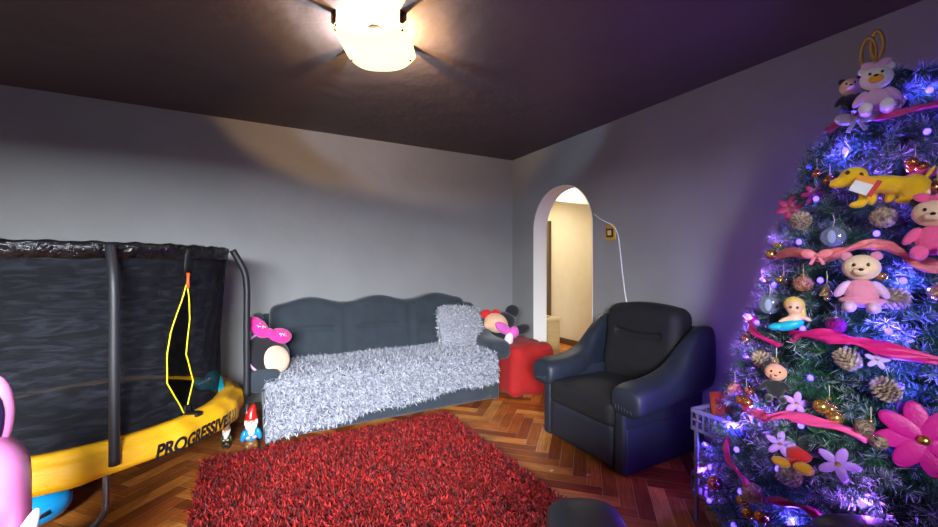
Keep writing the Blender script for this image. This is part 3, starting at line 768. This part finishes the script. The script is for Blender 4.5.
# ------------------------------------------------------------ pink toy, lower left foreground
def pinktoy():
    t = thing('pink_ride_on_toy', 'glossy pink plastic ride-on toy at the lower left edge', 'toy', (-.70, 1.50, 0), radians(18))
    pk = mat('pink_plastic', (226, 132, 190), .28, coat=.4); gy = mat('pale_grey_plastic', (206, 204, 208), .35); rd = mat('coral_plastic', (222, 84, 84), .35)
    dk = mat('dark_plastic', (30, 22, 48), .3)
    st = [(-.02, 0, .56, .10, .10), (-.01, 0, .56, .15, .14), (.06, 0, .58, .17, .165), (.15, 0, .58, .16, .16), (.24, 0, .56, .10, .10), (.25, 0, .56, .03, .03)]
    def V(pts): return pts
    bm = bmesh.new()
    rbox(.185, .13, .26, .12, 12, lambda p: p+Vector((0, 0, .60)), bm); ell(bm, (0, .03, .36), (.14, .14, .22), seg=32)
    ell(bm, (0, .22, .28), (.15, .32, .13), seg=32)
    b = obj('body', bm, pk, t); r = b.modifiers.new('join', 'REMESH'); r.mode = 'VOXEL'; r.voxel_size = .012; r.use_smooth_shade = True
    s = b.modifiers.new('soften', 'SMOOTH'); s.iterations = 6
    for sx in (-1, 1):
        e = obj('ear', ell(bmesh.new(), (0, 0, 0), (.052, .035, .13), seg=24), pk, t, loc=(sx*.10, .02, .875)); e.rotation_euler = (0, sx*.10, 0)
        obj('inner_ear', ell(bmesh.new(), (0, -.027, .0), (.035, .014, .09), seg=20), dk, e)
        obj('eye', ell(bmesh.new(), (sx*.085, -.135, .66), (.035, .02, .06), seg=20), dk, t)
        c = obj('cheek_panel', ell(bmesh.new(), (0, 0, 0), (.028, .018, .17), seg=24), gy, t, loc=(sx*.135, -.115, .50)); c.rotation_euler = (0, sx*.42, sx*.5)
        obj('inset', ell(bmesh.new(), (0, -.012, -.05), (.016, .012, .08), seg=20), rd, c)
        obj('handle', ell(bmesh.new(), (sx*.235, -.03, .43), (.075, .06, .075), seg=24), pk, t)
        for y in (-.02, .42):
            M = Matrix.Translation((sx*.14, y, .09)) @ Matrix.Rotation(pi/2, 4, 'Y')
            obj('wheel', lathe(bmesh.new(), [(0, -.025), (.075, -.025), (.09, -.015), (.09, .015), (.075, .025), (0, .025)], 28, M), dk, t)
    obj('axle_block', BX(-.12, .12, -.05, .47, .07, .2, bev=.02), pk, t)
pinktoy()

# ------------------------------------------------------------ christmas tree
TX, TY = 2.286, .572
def rcone(z):
    if z < .3: return .675-(.30-z)*.4
    if z < 1.72: return .675-(z-.3)*.262
    return max(.04, .303-(z-1.72)*.70)
def on_tree(px, py, off=0.0):
    """point where the view line meets the cone of the tree, off metres in front of its surface"""
    u = (FW+RT*((px-469)/F)+Vector((0, 0, (263.5-py)/F))); d = .9; best = None; bd = 9
    while d < 2.8:
        p = Vector((0, 0, HC))+u*d; g = math.hypot(p.x-TX, p.y-TY)-rcone(p.z)
        if abs(g) < bd and (best is None or g < bd): bd = max(g, 0); best = p.copy()
        if g <= 0: best = p; break
        d += .008
    n = Vector((best.x-TX, best.y-TY, .25)); n.normalize()
    return best+n*off
def tree():
    t = thing('christmas_tree', 'tall frosted artificial christmas tree by the right wall', 'tree', (TX, TY, 0))
    obj('trunk', tube(bmesh.new(), [(0, 0, .04), (0, 0, 1.0), (0, 0, 2.0)], [.022, .018, .01], 12), mat('dark_bark', (40, 34, 28), .8), t)
    bm = bmesh.new()
    for k in range(4):
        a = k*pi/2+.4; tube(bm, [(0, 0, .13), (.12*cos(a), .12*sin(a), .05), (.30*cos(a), .30*sin(a), .012)], .012, 8)
    tube(bm, [(0, 0, .05), (0, 0, .2)], .03, 12)
    obj('stand', bm, mat('green_metal', (20, 44, 30), .4, .5), t)
    V = []; C = []; segs = []
    rnd = random.Random(5); nA = []; nB = []; frost = []
    twigs = []
    z = .16; lev = 0
    while z < 2.04:
        R = rcone(z)*1.02; nb = max(8, int(R*44))
        for k in range(nb):
            a = 2*pi*(k+.5*(lev % 2))/nb+rnd.uniform(-.12, .12); L = R*rnd.uniform(.86, 1.08)
            dirn = Vector((cos(a), sin(a), 0)); p0 = Vector((0, 0, z+.06)); tip = dirn*L+Vector((0, 0, z+rnd.uniform(-.03, .05)))
            tip.x = min(tip.x, XR-TX-.05); mid = dirn*L*.55+Vector((0, 0, z+.01)); mid.x = min(mid.x, XR-TX-.06)
            br = smoothpts([p0, mid, tip], 4)
            twigs.append((br, .15 if L > .2 else .1))
            for s in (-1, 1):          # side twigs
                for f in (.5, .66, .8):
                    q = p0.lerp(tip, f)*1.0; q = mid.lerp(tip, (f-.5)*2) if f > .5 else mid
                    sd = (dirn*.75+Vector((-sin(a), cos(a), 0))*s*.75+Vector((0, 0, rnd.uniform(-.1, .45)))).normalized()
                    ln = L*(.36 if f < .7 else .26)*rnd.uniform(.8, 1.15)+.03
                    e = q+sd*ln
                    rr = math.hypot(e.x, e.y); mx = rcone(max(e.z, 0.05))*1.08
                    if rr > mx: e.x *= mx/rr; e.y *= mx/rr
                    e.x = min(e.x, XR-TX-.06)
                    twigs.append(([q, q.lerp(e, .5)+Vector((0, 0, -.006)), e], .1))
        z += .088; lev += 1
    tw = bmesh.new()
    for br, _ in twigs:
        if len(br) > 3: tube(tw, [br[0], br[4], br[-1]], [.005, .004, .002], 4, ends=False)
    obj('branches', tw, mat('wire_branch', (28, 40, 30), .7), t)
    for br, _ in twigs:
        P_ = [Vector(p) for p in br]; Ls = [(b-a).length for a, b in zip(P_, P_[1:])]; tot = sum(Ls)
        st = 0 if len(br) <= 3 else .3*tot
        d = st
        while d < tot:
            q = d; i = 0
            while i < len(Ls)-1 and q > Ls[i]: q -= Ls[i]; i += 1
            ax = (P_[i+1]-P_[i]).normalized(); c = P_[i]+ax*q
            f = d/tot; fo = (hash((round(br[0].x, 3), round(br[-1].z, 3))) % 100)/100*.45-.22
            u = ax.cross(Vector((0, 0, 1))); u.normalize(); w = u.cross(ax)
            for k in range(4):
                an = rnd.uniform(0, 6.28); nd = (ax*.75+(u*cos(an)+w*sin(an))).normalized()
                ln = rnd.uniform(.026, .042)
                nA.append(c); nB.append(c+nd*ln); frost.append(f+rnd.uniform(-.2, .2)+fo)
            d += .0062
    A = np.array(nA); B = np.array(nB); N = len(A); dr = B-A
    s = np.cross(dr, RNG.normal(size=(N, 3))); s /= np.linalg.norm(s, axis=1)[:, None]; s *= .0014
    Vv = np.stack([A-s, A+s, B+s*.4, B-s*.4], 1).reshape(-1, 3)
    loops = np.arange(4*N)
    me = bpy.data.meshes.new('needles'); me.vertices.add(4*N); me.vertices.foreach_set('co', Vv.ravel())
    me.loops.add(4*N); me.loops.foreach_set('vertex_index', loops); me.polygons.add(N)
    me.polygons.foreach_set('loop_start', np.arange(N)*4); me.polygons.foreach_set('loop_total', np.full(N, 4)); me.update(calc_edges=True)
    fr = np.array(frost); g = np.array(lin((14, 62, 40))); g2 = np.array(lin((40, 98, 52))); wht = np.array(lin((232, 244, 246)))
    kk = np.clip((fr-.76)*3, 0, 1)[:, None]*RNG.random((N, 1))**.6
    mixg = RNG.random((N, 1)); cb = g*(1-mixg)+g2*mixg; ct = cb*(1-kk)+wht*kk
    cc = np.stack([cb, cb, ct, ct], 1).reshape(-1, 3); cc = np.concatenate([cc, np.ones((4*N, 1))], 1)
    ca = me.color_attributes.new('Col', 'FLOAT_COLOR', 'POINT'); ca.data.foreach_set('color', cc.ravel())
    print('needles', N)
    o = link('needles', me, mat('needle', (30, 80, 50), .6, attr='Col'), t, False); o['kind'] = 'stuff'
    return t
tree()

# string lights: cable with small glowing blue-violet bulbs
def lights():
    t = thing('string_lights', 'string of small blue-violet lights wound round the christmas tree', 'string lights', (TX, TY, 0))
    n = 600; turns = 11; pts = []
    for i in range(n):
        f = i/(n-1); z = .14+1.86*f; r = rcone(z)*(1.0+.05*sin(i*1.7)); a = 2*pi*turns*f
        pts.append(Vector((min(r*cos(a), XR-TX-.03), r*sin(a), z+.012*sin(i*.9))))
    obj('wire', tube(bmesh.new(), pts, .0016, 5), mat('green_wire', (12, 36, 24), .5), t)
    led = mat('blue_led', (60, 45, 255), .4, emit=(62, 46, 255), estr=10)
    b0 = None; cnt = 0; acc = 0; step = 0; spots = []
    tot = sum((b-a).length for a, b in zip(pts, pts[1:]))
    gap = tot*.60/100; d = 0
    toc = Vector((-TX, -TY, 0)).normalized()
    for a, b in zip(pts, pts[1:]):
        d += (b-a).length
        rad = Vector((b.x, b.y, 0)).normalized()
        if rad.dot(toc) < -.35: continue
        if d > gap and cnt < 100:
            d = 0; cnt += 1; p = b+Vector((b.x, b.y, 0)).normalized()*.012
            if b0 is None: b0 = o = obj('bulb', ell(bmesh.new(), (0, 0, 0), (.0095, .0095, .011), seg=10), led, t)
            else: o = b0.copy(); COL.objects.link(o); o.parent = t
            o.location = p; spots.append(p+Vector((TX, TY, 0)))
    k = 0
    for i in range(1, len(spots), 3):
        p = spots[i]; c = Vector((TX, TY, p.z)); d = (p-c).normalized()
        plight('led_glow', p-d*.015, 5.0, (.09, .05, 1.0) if k % 3 else (.40, .10, 1.0), .012); k += 1
lights()

# ---- ornaments
gcol = {'gold': (214, 164, 84), 'copper': (200, 120, 82), 'rose': (214, 130, 140), 'pale': (224, 200, 150)}
def shiny(n): return mat('bauble_'+n, gcol[n], .22, .85)
capm = mat('gold_cap', (200, 170, 90), .3, 1.)
def bauble(label, px, py, r, m, off=.02, n=1):
    c = on_tree(px, py, off); t = thing('bauble', label, 'bauble', tuple(c), group='baubles on the tree')
    if n == 1:
        obj('ball', ell(bmesh.new(), (0, 0, 0), (r, r, r), seg=24), m, t)
    else:
        for k in range(n):
            a = 2*pi*k/n+px; obj('ball', ell(bmesh.new(), (.95*r*cos(a), .6*r*sin(a), .7*r*sin(a*1.3)), (r*.8,)*3, seg=20), m, t)
    top = r*(1 if n == 1 else 1.2)
    obj('cap', lathe(bmesh.new(), [(0, top-.004), (r*.22, top-.003), (r*.22, top+.006), (0, top+.007)], 12), capm, t)
    obj('hanger', tube(bmesh.new(), [(0, 0, top), (.003, 0, top+.02), (0, 0, top+.045)], .0012, 5), mat('pale_thread', (200, 200, 160), .7), t)
beadm = mat('sequin_red', (190, 60, 70), .25, .6, bump=1., bscale=240, bdist=.01, rgb2=(230, 190, 150), vscale=120)
confm = mat('sequin_gold', (220, 200, 150), .25, .7, bump=1., bscale=240, bdist=.01, rgb2=(90, 50, 90), vscale=90)
for a in [
    ('gold bauble cluster at the left edge beside the knotted pink ribbon', 782, 254, .026, shiny('gold'), .03, 3),
    ('rose-gold bauble at the far left tip, just above the looped magenta ribbon', 757, 340, .024, shiny('rose'), .03, 3),
    ('large gold bauble trio above the low pink ribbon in the middle of the tree', 836, 414, .030, shiny('gold'), .05, 3),
    ('glittered gold bauble trio beside the big magenta flower', 874, 436, .030, confm, .05, 3),
    ('single pinkish gold ball hanging lowest at the left above the floor', 722, 486, .030, shiny('rose'), .03, 1),
    ('red-gold beaded cluster above the plastic crate', 742, 392, .022, beadm, .03, 5),
    ('coppery bead cluster just right of the plastic crate', 758, 402, .026, shiny('copper'), .05, 3),
    ('copper bauble touching the yellow toy dog nose', 835, 186, .022, shiny('copper'), .03, 1),
    ('small copper bauble left of the yellow toy dog', 821, 177, .018, shiny('copper'), .02, 1),
    ('copper bauble pair hanging above the yellow toy dog back', 914, 177, .022, shiny('copper'), .05, 3),
    ('copper bauble cluster at the right edge beside the yellow toy dog rump', 933, 200, .024, shiny('copper'), .05, 3),
    ('gold bauble pair resting on the beige toy bear head', 881, 285, .019, shiny('gold'), .07, 2),
    ('round red sequinned bauble under the knotted pink ribbon', 811, 289, .032, beadm, .04, 1),
    ('small gold bauble at the tree left edge below the gold cluster', 788, 283, .018, shiny('gold'), .02, 2),
    ('pale gold bauble at the right edge level with the pine cone', 935, 300, .026, shiny('pale'), .05, 1),
    ('magenta glitter bauble under the small doll', 840, 329, .028, mat('magenta_glitter', (150, 20, 110), .3, .5, bump=1., bscale=200), .03, 1),
    ('gold bauble at the bottom left edge of the tree', 752, 510, .026, shiny('gold'), .03, 2),
    ('gold bauble just under the topmost soft toy', 856, 124, .020, shiny('pale'), .02, 2),
    ('copper ball at the lower left edge, under the hanging ribbon', 768, 519, .024, shiny('copper'), .03, 1),
]: bauble(*a)
conem = mat('pine_cone', (96, 62, 44), .7, rgb2=(196, 176, 150), vscale=70)
def cone_bm(r):
    bm = bmesh.new(); ell(bm, (0, 0, 0), (r*.45, r*.45, r*.8), seg=12)
    for lv in range(9):
        z = -.85+1.7*lv/8; R = math.sqrt(max(.03, 1-z*z*.9))*r*.8
        for k in range(9):
            a = 2*pi*(k+.5*(lv % 2))/9
            ell(bm, (R*cos(a), R*sin(a), z*r*1.05), (r*.34, r*.19, r*.09), (0, -.5, a), 8)
    return bm
c0 = None
for lab, px, py in (('pine cone high on the tree, right of the topmost soft toy', 893, 110), ('pine cone at the left edge beneath the magenta flowers', 808, 226),
                    ('pine cone under the yellow toy dog belly', 885, 224), ('frosted pine cone right of the beige toy bear', 894, 303),
                    ('pine cone at the left edge under the looped magenta ribbon', 771, 364), ('pine cone below the long magenta ribbon, middle of the tree', 852, 363),
                    ('frosted pine cone beside the dangling branch above the magenta flower', 888, 393), ('pine cone in front of the yellow toy feet near the bottom', 796, 478),
                    ('pine cone at the bottom left of the tree by the floor', 760, 497)):
    p = on_tree(px, py, .035)
    if c0 is None: c0 = o = obj('pine_cone', cone_bm(.034), conem, None)
    else: o = c0.copy(); COL.objects.link(o)
    tag(o, lab, 'pine cone', 'pine cones on the tree'); o.location = p; o.rotation_euler = (random.uniform(.6, 1.6), 0, random.uniform(0, 6))

# ribbons
def ribbon(label, pts, w, m, name='ribbon'):
    c = [on_tree(*p) for p in pts]; c = smoothpts(c, 8); bm = bmesh.new(); n = len(c); R = []
    for i, p in enumerate(c):
        tg = (c[min(i+1, n-1)]-c[max(i-1, 0)]).normalized(); out_ = Vector((p.x-TX, p.y-TY, .15)).normalized(); s = tg.cross(out_).normalized()
        ww = w*(.75+.25*sin(i*.33+len(pts)))*(.5 if i in (0, n-1) else 1); row = []
        for k in range(7):
            f = -1+k/3; row.append(bm.verts.new(p+s*ww*f+out_*(.008*sin(i*.5+k*1.5)+.006*sin(k*2.4+i*.2))))
        R.append(row)
    for A, B in zip(R, R[1:]):
        for k in range(6): bm.faces.new((A[k], A[k+1], B[k+1], B[k]))
    o = obj(name, bm, m); so = o.modifiers.new('t', 'SOLIDIFY'); so.thickness = .0015
    return tag(o, label, 'ribbon', 'pink ribbons wound round the tree')
rp = mat('pink_ribbon', (222, 74, 140), .45, bump=.5, bscale=90, bdist=.004, alpha=.93)
rs = mat('salmon_ribbon', (226, 120, 130), .45, bump=.5, bscale=90, bdist=.004, alpha=.93)
rm = mat('magenta_ribbon', (206, 30, 120), .4, bump=.5, bscale=90, bdist=.004, alpha=.95)
ribbon('topmost pink ribbon running up to the right under the top soft toy', [(833, 136, .03), (850, 132, .05), (870, 129, .06), (890, 130, .06), (915, 123, .06), (945, 116, .05), (975, 112, .05)], .019, rp)
ribbon('pink ribbon end showing behind the yellow toy dog back', [(890, 193, .02), (905, 190, .05), (925, 184, .05), (950, 177, .05)], .016, rp)
ribbon('salmon ribbon across the tree above the beige toy bear', [(783, 262, .03), (800, 259, .05), (818, 263, .06), (832, 268, .07), (850, 262, .07), (868, 257, .07), (886, 256, .07), (902, 264, .07), (916, 274, .07), (945, 278, .06), (980, 270, .05)], .021, rs)
ribbon('looped magenta ribbon at the left edge turning back into the tree', [(763, 320, .02), (765, 331, .06), (772, 342, .05), (785, 348, .02)], .015, rm)
ribbon('long magenta ribbon running across the middle under the small doll', [(797, 341, .03), (812, 341, .06), (832, 343, .07), (852, 347, .07), (872, 351, .07), (895, 359, .07), (945, 368, .06), (980, 366, .05)], .024, rm)
ribbon('pink ribbon across the lower tree under the gold bauble trio', [(742, 400, .02), (755, 412, .05), (770, 420, .05), (783, 424, .07), (800, 421, .07), (825, 427, .07), (850, 433, .07), (872, 441, .04)], .020, rp)
ribbon('narrow magenta ribbon hanging down the lower left edge', [(733, 440, .02), (738, 458, .05), (748, 474, .05), (760, 492, .05), (772, 505, .03)], .014, rm)
ribbon('lowest magenta ribbon at the bottom of the tree', [(775, 502, .03), (790, 505, .06), (806, 508, .06), (822, 515, .06), (838, 530, .05)], .013, rm)
# knot and bows
def bow(label, px, py, r, m, off=.06, name='ribbon_bow'):
    p = on_tree(px, py, off); t = thing(name, label, 'bow', tuple(p), math.atan2(-p.x, p.y))
    for s in (-1, 1):
        obj('loop', ell(bmesh.new(), (s*r*.6, 0, r*.12), (r*.6, r*.16, r*.42), (0, -s*.35, 0), 18), m, t)
        o = obj('tail', rbox(r*.13, r*.04, r*.4, r*.03, 5), m, t, loc=(s*r*.3, 0, -r*.5)); o.rotation_euler = (0, -s*.45, 0)
    obj('knot', ell(bmesh.new(), (0, -r*.08, 0), (r*.18, r*.2, r*.2)), m, t)
bow('silver glitter bow under the topmost soft toy', 866, 136, .052, mat('silver_glitter', (200, 196, 205), .3, .5, bump=1., bscale=300), .08)
bow('salmon ribbon knot on the salmon ribbon above the red sequinned bauble', 832, 268, .040, rs, .09)
# flowers
def flower(label, px, py, r, rgb, mn, off=.04, petals=6, cat='flower'):
    p = on_tree(px, py, off); t = thing('fabric_flower', label, cat, tuple(p), math.atan2(-p.x, p.y)); t.rotation_euler = (random.uniform(-.3, .1), random.uniform(-.3, .3), math.atan2(-p.x, p.y))
    m = mat(mn, rgb, .4, 0, bump=.6, bscale=150, bdist=.003)
    for k in range(petals):
        a = 2*pi*k/petals+.3; obj('petal', ell(bmesh.new(), (r*.52*cos(a), -.003*(k % 2), r*.52*sin(a)), (r*.52, r*.05, r*.26), (0, -a, 0), 14), m, t)
    obj('center', ell(bmesh.new(), (0, -r*.1, 0), (r*.14,)*3), capm, t)
flower('big magenta glitter flower at the lower right of the tree', 922, 442, .105, (196, 20, 130), 'magenta_petal', .06, 8)
flower('magenta flower at the left edge near the yellow toy dog nose', 797, 212, .05, (170, 20, 90), 'wine_petal', .03)
flower('red-wine flower just under the small copper bauble', 818, 197, .04, (170, 20, 90), 'wine_petal', .02)
flower('lilac fabric flower right of the dark-faced toy', 806, 408, .042, (176, 120, 220), 'lilac_petal', .05, 5)
flower('lilac fabric flower above the yellow toy feet', 790, 448, .045, (176, 120, 220), 'lilac_petal', .05, 5)
flower('lilac fabric flower right of the yellow toy feet', 845, 467, .055, (176, 120, 220), 'lilac_petal', .06, 5)
flower('violet fabric flower above the big magenta flower', 905, 422, .055, (110, 60, 210), 'violet_petal', .04, 5)
flower('pale lilac flower below the long magenta ribbon, left of the pine cone', 880, 365, .03, (190, 160, 230), 'pale_lilac_petal', .05, 5)
# clear discs
for lab, px, py in (('clear round ornament hanging above the salmon ribbon', 842, 246), ('clear round ornament left of the small doll', 783, 312)):
    p = on_tree(px, py, .06); t = thing('clear_ornament', lab, 'ornament', tuple(p), math.atan2(-p.x, p.y))
    cg = mat('clear_plastic', (200, 210, 240), .08, trans=.7, alpha=.55)
    obj('disc', ell(bmesh.new(), (0, 0, 0), (.036, .012, .036), seg=24), cg, t)
    obj('insert', ell(bmesh.new(), (-.004, -.004, 0), (.012, .004, .024), seg=14), mat('pale_insert', (196, 206, 226), .5), t)
    obj('hanger', tube(bmesh.new(), [(0, 0, .035), (.004, 0, .06), (0, 0, .08)], .0014, 5), mat('pale_thread', (200, 200, 160), .7), t)
# hanging gold bells
for lab, px, py, s in (('gold bell drop hanging left of the beige toy bear', 836, 300, 1.), ('small gold drop below the looped magenta ribbon', 789, 370, .8)):
    p = on_tree(px, py, .06); t = thing('bell_ornament', lab, 'ornament', tuple(p))
    obj('bell', lathe(bmesh.new(), [(0, .03*s), (.008*s, .026*s), (.014*s, .006*s), (.024*s, -.012*s), (.022*s, -.014*s), (0, -.008*s)], 18), shiny('pale'), t)
    obj('clapper', ell(bmesh.new(), (0, 0, -.022*s), (.009*s,)*3), shiny('pale'), t)
    obj('hanger', tube(bmesh.new(), [(0, 0, .028*s), (.003, 0, .05*s), (0, 0, .075*s)], .0014, 5), mat('pale_thread', (200, 200, 160), .7), t)
# topper
p = P(877, 54, 1.62)
t = thing('tree_topper', 'gold beaded loop standing at the very top of the tree', 'tree topper', (p.x, p.y, p.z-.06), math.atan2(-p.x, p.y))
for k, (dx, dz, rx, rz_) in enumerate(((-.012, .07, .022, .062), (.012, .095, .018, .055))):
    bm = bmesh.new()
    for i in range(40):
        a = 2*pi*i/40; ell(bm, (dx-.012+rx*cos(a), .004*sin(a*3), dz+rz_*sin(a)), (.0072,)*3, seg=8)
    obj('beaded_loop', bm, capm, t)
obj('stem', tube(bmesh.new(), [(0, 0, .04), (0, 0, -.12)], .004, 6), capm, t)

# soft toys on the tree
W_ = ('white', (232, 224, 232)); PKc = ('rosepink', (236, 90, 150)); CR = ('cream', (236, 200, 168)); BK = ('black', (20, 18, 24)); LI = ('lilac', (214, 170, 214)); YE = ('yellow', (240, 190, 10))
def bt(label, px, py, off, scale, *a, **k):
    p = on_tree(px, py, off); return bear('soft_toy', label, tuple(p), scale, *a, group='soft toys on the tree', **k)
p = on_tree(880, 131, .05)
bear('soft_toy', 'white soft toy with lilac bow sitting at the top of the tree', tuple(p), .225, LI, W_, outfitc=None, bow=LI, muzzle=('mustard', (236, 176, 20)), earc=W_, feet=W_, group='soft toys on the tree')
bt('small black soft toy with cream face left of the topmost soft toy', 858, 126, .05, .17, BK, CR, earc=BK)
bt('pink soft toy with cream face at the right edge of the tree', 928, 276, .08, .23, PKc, CR, bow=PKc, earc=BK, feet=PKc)
bt('beige toy bear in pink dress sitting in the middle of the tree', 868, 325, .08, .235, LI, CR, outfitc=('dusty', (216, 130, 160)), earc=('dusty', (216, 130, 160)))
bt('dark soft toy with peach face in the shade above the low pink ribbon', 788, 408, .06, .17, BK, ('peach', (220, 150, 120)), earc=BK)
# yellow toy lying on its belly
pA = on_tree(882, 201, .08); yl = fuzz(*YE); rz = math.atan2(-pA.x, pA.y)
t = plush('yellow_toy_dog', 'yellow soft toy dog with gift tag lying across the upper tree', tuple(pA), [
    ('body', yl, [(.04, 0, .0, .11, .048, .046, (0, .22, 0)), (.125, -.005, -.03, .060, .055, .068), (-.05, 0, .02, .045, .04, .04), (-.045, -.02, -.045, .022, .022, .055, (0, .1, 0)), (-.02, .03, -.045, .022, .022, .05),
                  (.125, -.02, -.055, .026, .024, .05, (0, -.3, 0)), (.10, -.02, -.085, .045, .022, .018), (-.07, -.02, -.09, .035, .022, .018), (.05, .02, -.05, .02, .02, .045, (0, .4, 0))]),
    ('head', yl, [(-.085, -.005, .055, .058, .048, .052), (-.135, -.01, .032, .048, .032, .028, (0, -.1, 0))]),
    ('ear', mat('plush_brown', (60, 36, 18), .9), [(-.062, -.045, .03, .014, .008, .04, (0, .2, 0))]),
    ('nose', eye, [(-.180, -.012, .036, .015, .014, .012)]),
    ('eye', eye, [(-.105, -.048, .075, .009, .006, .012)]),
    ('tail', yl, [(.17, 0, .03, .008, .008, .045, (0, .5, 0))]),
    ('collar', mat('plush_green', (40, 150, 50), .8), [(-.055, 0, .018, .02, .044, .040, (0, .5, 0))])], .68, rz=rz, vox=.007)
g = obj('gift_tag', BX(-.032, .032, -.002, .002, -.028, .028, bev=.0015), mat('white_card', (232, 232, 236), .5), t, False, loc=(-.028, -.052, -.004)); g.rotation_euler = (0, .5, 0)
obj('tag_stripe', BX(.018, .032, -.0035, -.002, -.028, .028), mat('red_card', (200, 30, 30), .5), g, False)
obj('tag_stripe', BX(-.032, .018, -.0035, -.002, .010, .028), mat('orange_card', (240, 150, 20), .5), g, False)
# yellow feet with red, near the bottom
pB = on_tree(806, 468, .07)
plush('soft_toy', 'soft toy with yellow feet and red body lying near the tree bottom', tuple(pB), [
    ('body', fuzz('red', (200, 24, 28)), [(.02, .07, .02, .05, .04, .035), (.0, .03, -.01, .04, .03, .02)]),
    ('foot', fuzz('mustard2', (216, 150, 20)), [(-.045, -.02, .0, .036, .028, .022, (0, .15, 0))]),
    ('foot', fuzz('mustard2', (216, 150, 20)), [(.035, -.03, -.002, .038, .028, .026, (0, .1, 0))]),
    ('head', BKm := fuzz(*BK), [(.06, .10, .06, .05, .05, .05)])], .75, group='soft toys on the tree')
# small doll
pD = on_tree(806, 330, .06); rz = math.atan2(-pD.x, pD.y)
skin = mat('doll_skin', (226, 176, 150), .5)
plush('small_doll', 'small doll with blond hair and turquoise dress lying on the long magenta ribbon', tuple(pD), [
    ('body', skin, [(.0, 0, .012, .022, .018, .026), (0, -.002, .058, .026, .024, .030), (.035, -.01, .02, .022, .008, .008, (0, .5, 0)), (-.03, -.01, .01, .022, .008, .008, (0, -.5, 0))]),
    ('hair', mat('blond_hair', (220, 180, 100), .5, bump=.6, bscale=60), [(0, .008, .068, .032, .026, .030), (.024, .012, .04, .010, .012, .035)]),
    ('dress', mat('turquoise_dress', (20, 170, 200), .4), [(-.012, 0, -.008, .045, .026, .020, (0, -.4, 0)), (-.05, 0, -.018, .03, .02, .014, (0, -.2, 0))]),
    ('eye', eye, [(-.010, -.026, .060, .004, .003, .005)]), ('eye', eye, [(.010, -.026, .060, .004, .003, .005)])], 1.0, rz=rz, cat='doll')

# ------------------------------------------------------------ tiered crate stand beside the tree
def crate_stand():
    c = P(722, 420, 2.12)
    t = thing('toy_rack', 'two-tier plastic crate rack squeezed between armchair and tree', 'rack', (2.165, 1.09, 0), radians(-3))
    pl_ = mat('lilac_grey_plastic', (112, 108, 140), .45)
    for z in (.14, .46):
        bm = bmesh.new(); hx, hy, h = .20, .15, .11
        bx(bm, -hx, hx, -hy, hy, z, z+.008)
        for (a, b) in (((-hx, -hy), (hx, -hy)), ((-hx, hy), (hx, hy)), ((-hx, -hy), (-hx, hy)), ((hx, -hy), (hx, hy))):
            A = Vector((*a, 0)); B = Vector((*b, 0)); L = (B-A).length; n = int(L/.028)
            for zz, hh in ((z, .014), (z+.05, .007), (z+h-.02, .02)):
                bx(bm, min(a[0], b[0])-.004, max(a[0], b[0])+.004, min(a[1], b[1])-.004, max(a[1], b[1])+.004, zz, zz+hh)
            for k in range(n+1):
                p = A.lerp(B, k/n); bx(bm, p.x-.0035, p.x+.0035, p.y-.0035, p.y+.0035, z, z+h)
        obj('crate', bm, pl_, t, False)
    for sx in (-1, 1):
        for sy in (-1, 1): obj('post', BX(sx*.185-.008, sx*.185+.008, sy*.135-.008, sy*.135+.008, 0, .47, bev=.003), pl_, t, False)
    return t
t = crate_stand()
M4 = Matrix.Translation(t.location) @ Matrix.Rotation(t.rotation_euler.z, 4, 'Z')
def inrack(x, y, z): return tuple(M4 @ Vector((x, y, z)))
o = obj('picture_book', BX(-.075, .075, -.012, .012, 0, .17, bev=.003), mat('orange_cover', (230, 96, 24), .5), None, False); o.location = inrack(-.02, .08, .47); o.rotation_euler = (-.15, 0, radians(-20)); tag(o, 'orange picture book standing in the upper crate', 'book')
for i, (x, y, nm, rgb, r) in enumerate(((-.12, -.08, 'red', (200, 40, 40), .035), (-.05, -.09, 'white', (220, 210, 220), .03), (.03, -.08, 'yellow', (230, 180, 40), .032))):
    o = obj('toy_ball', ell(bmesh.new(), (0, 0, 0), (r, r, r)), mat('toy_'+nm, rgb, .4)); o.location = inrack(x, y, .468+r); tag(o, 'small %s toy ball in the upper crate beside the tree' % nm, 'ball', 'toy balls in the crate')

# small crumbs of paper on the parquet
for lab, px, py in (('tiny pink scrap on the parquet in front of the armchair', 588, 476), ('tiny pale scrap on the parquet left of the pink scrap', 552, 471)):
    d = F*HC/(py-263.5); p = P(px, py, d)
    tag(obj('paper_scrap', rbox(.011, .007, .002, .002, 4, lambda q: q+Vector((0, 0, .003*sin(q.x*300)))), mat('scrap_pink' if 'pink scrap on' in lab else 'scrap_pale', (226, 150, 140) if 'tiny pink' in lab else (210, 190, 170), .7), None, True, loc=(p.x, p.y, .0045)), lab, 'scrap')
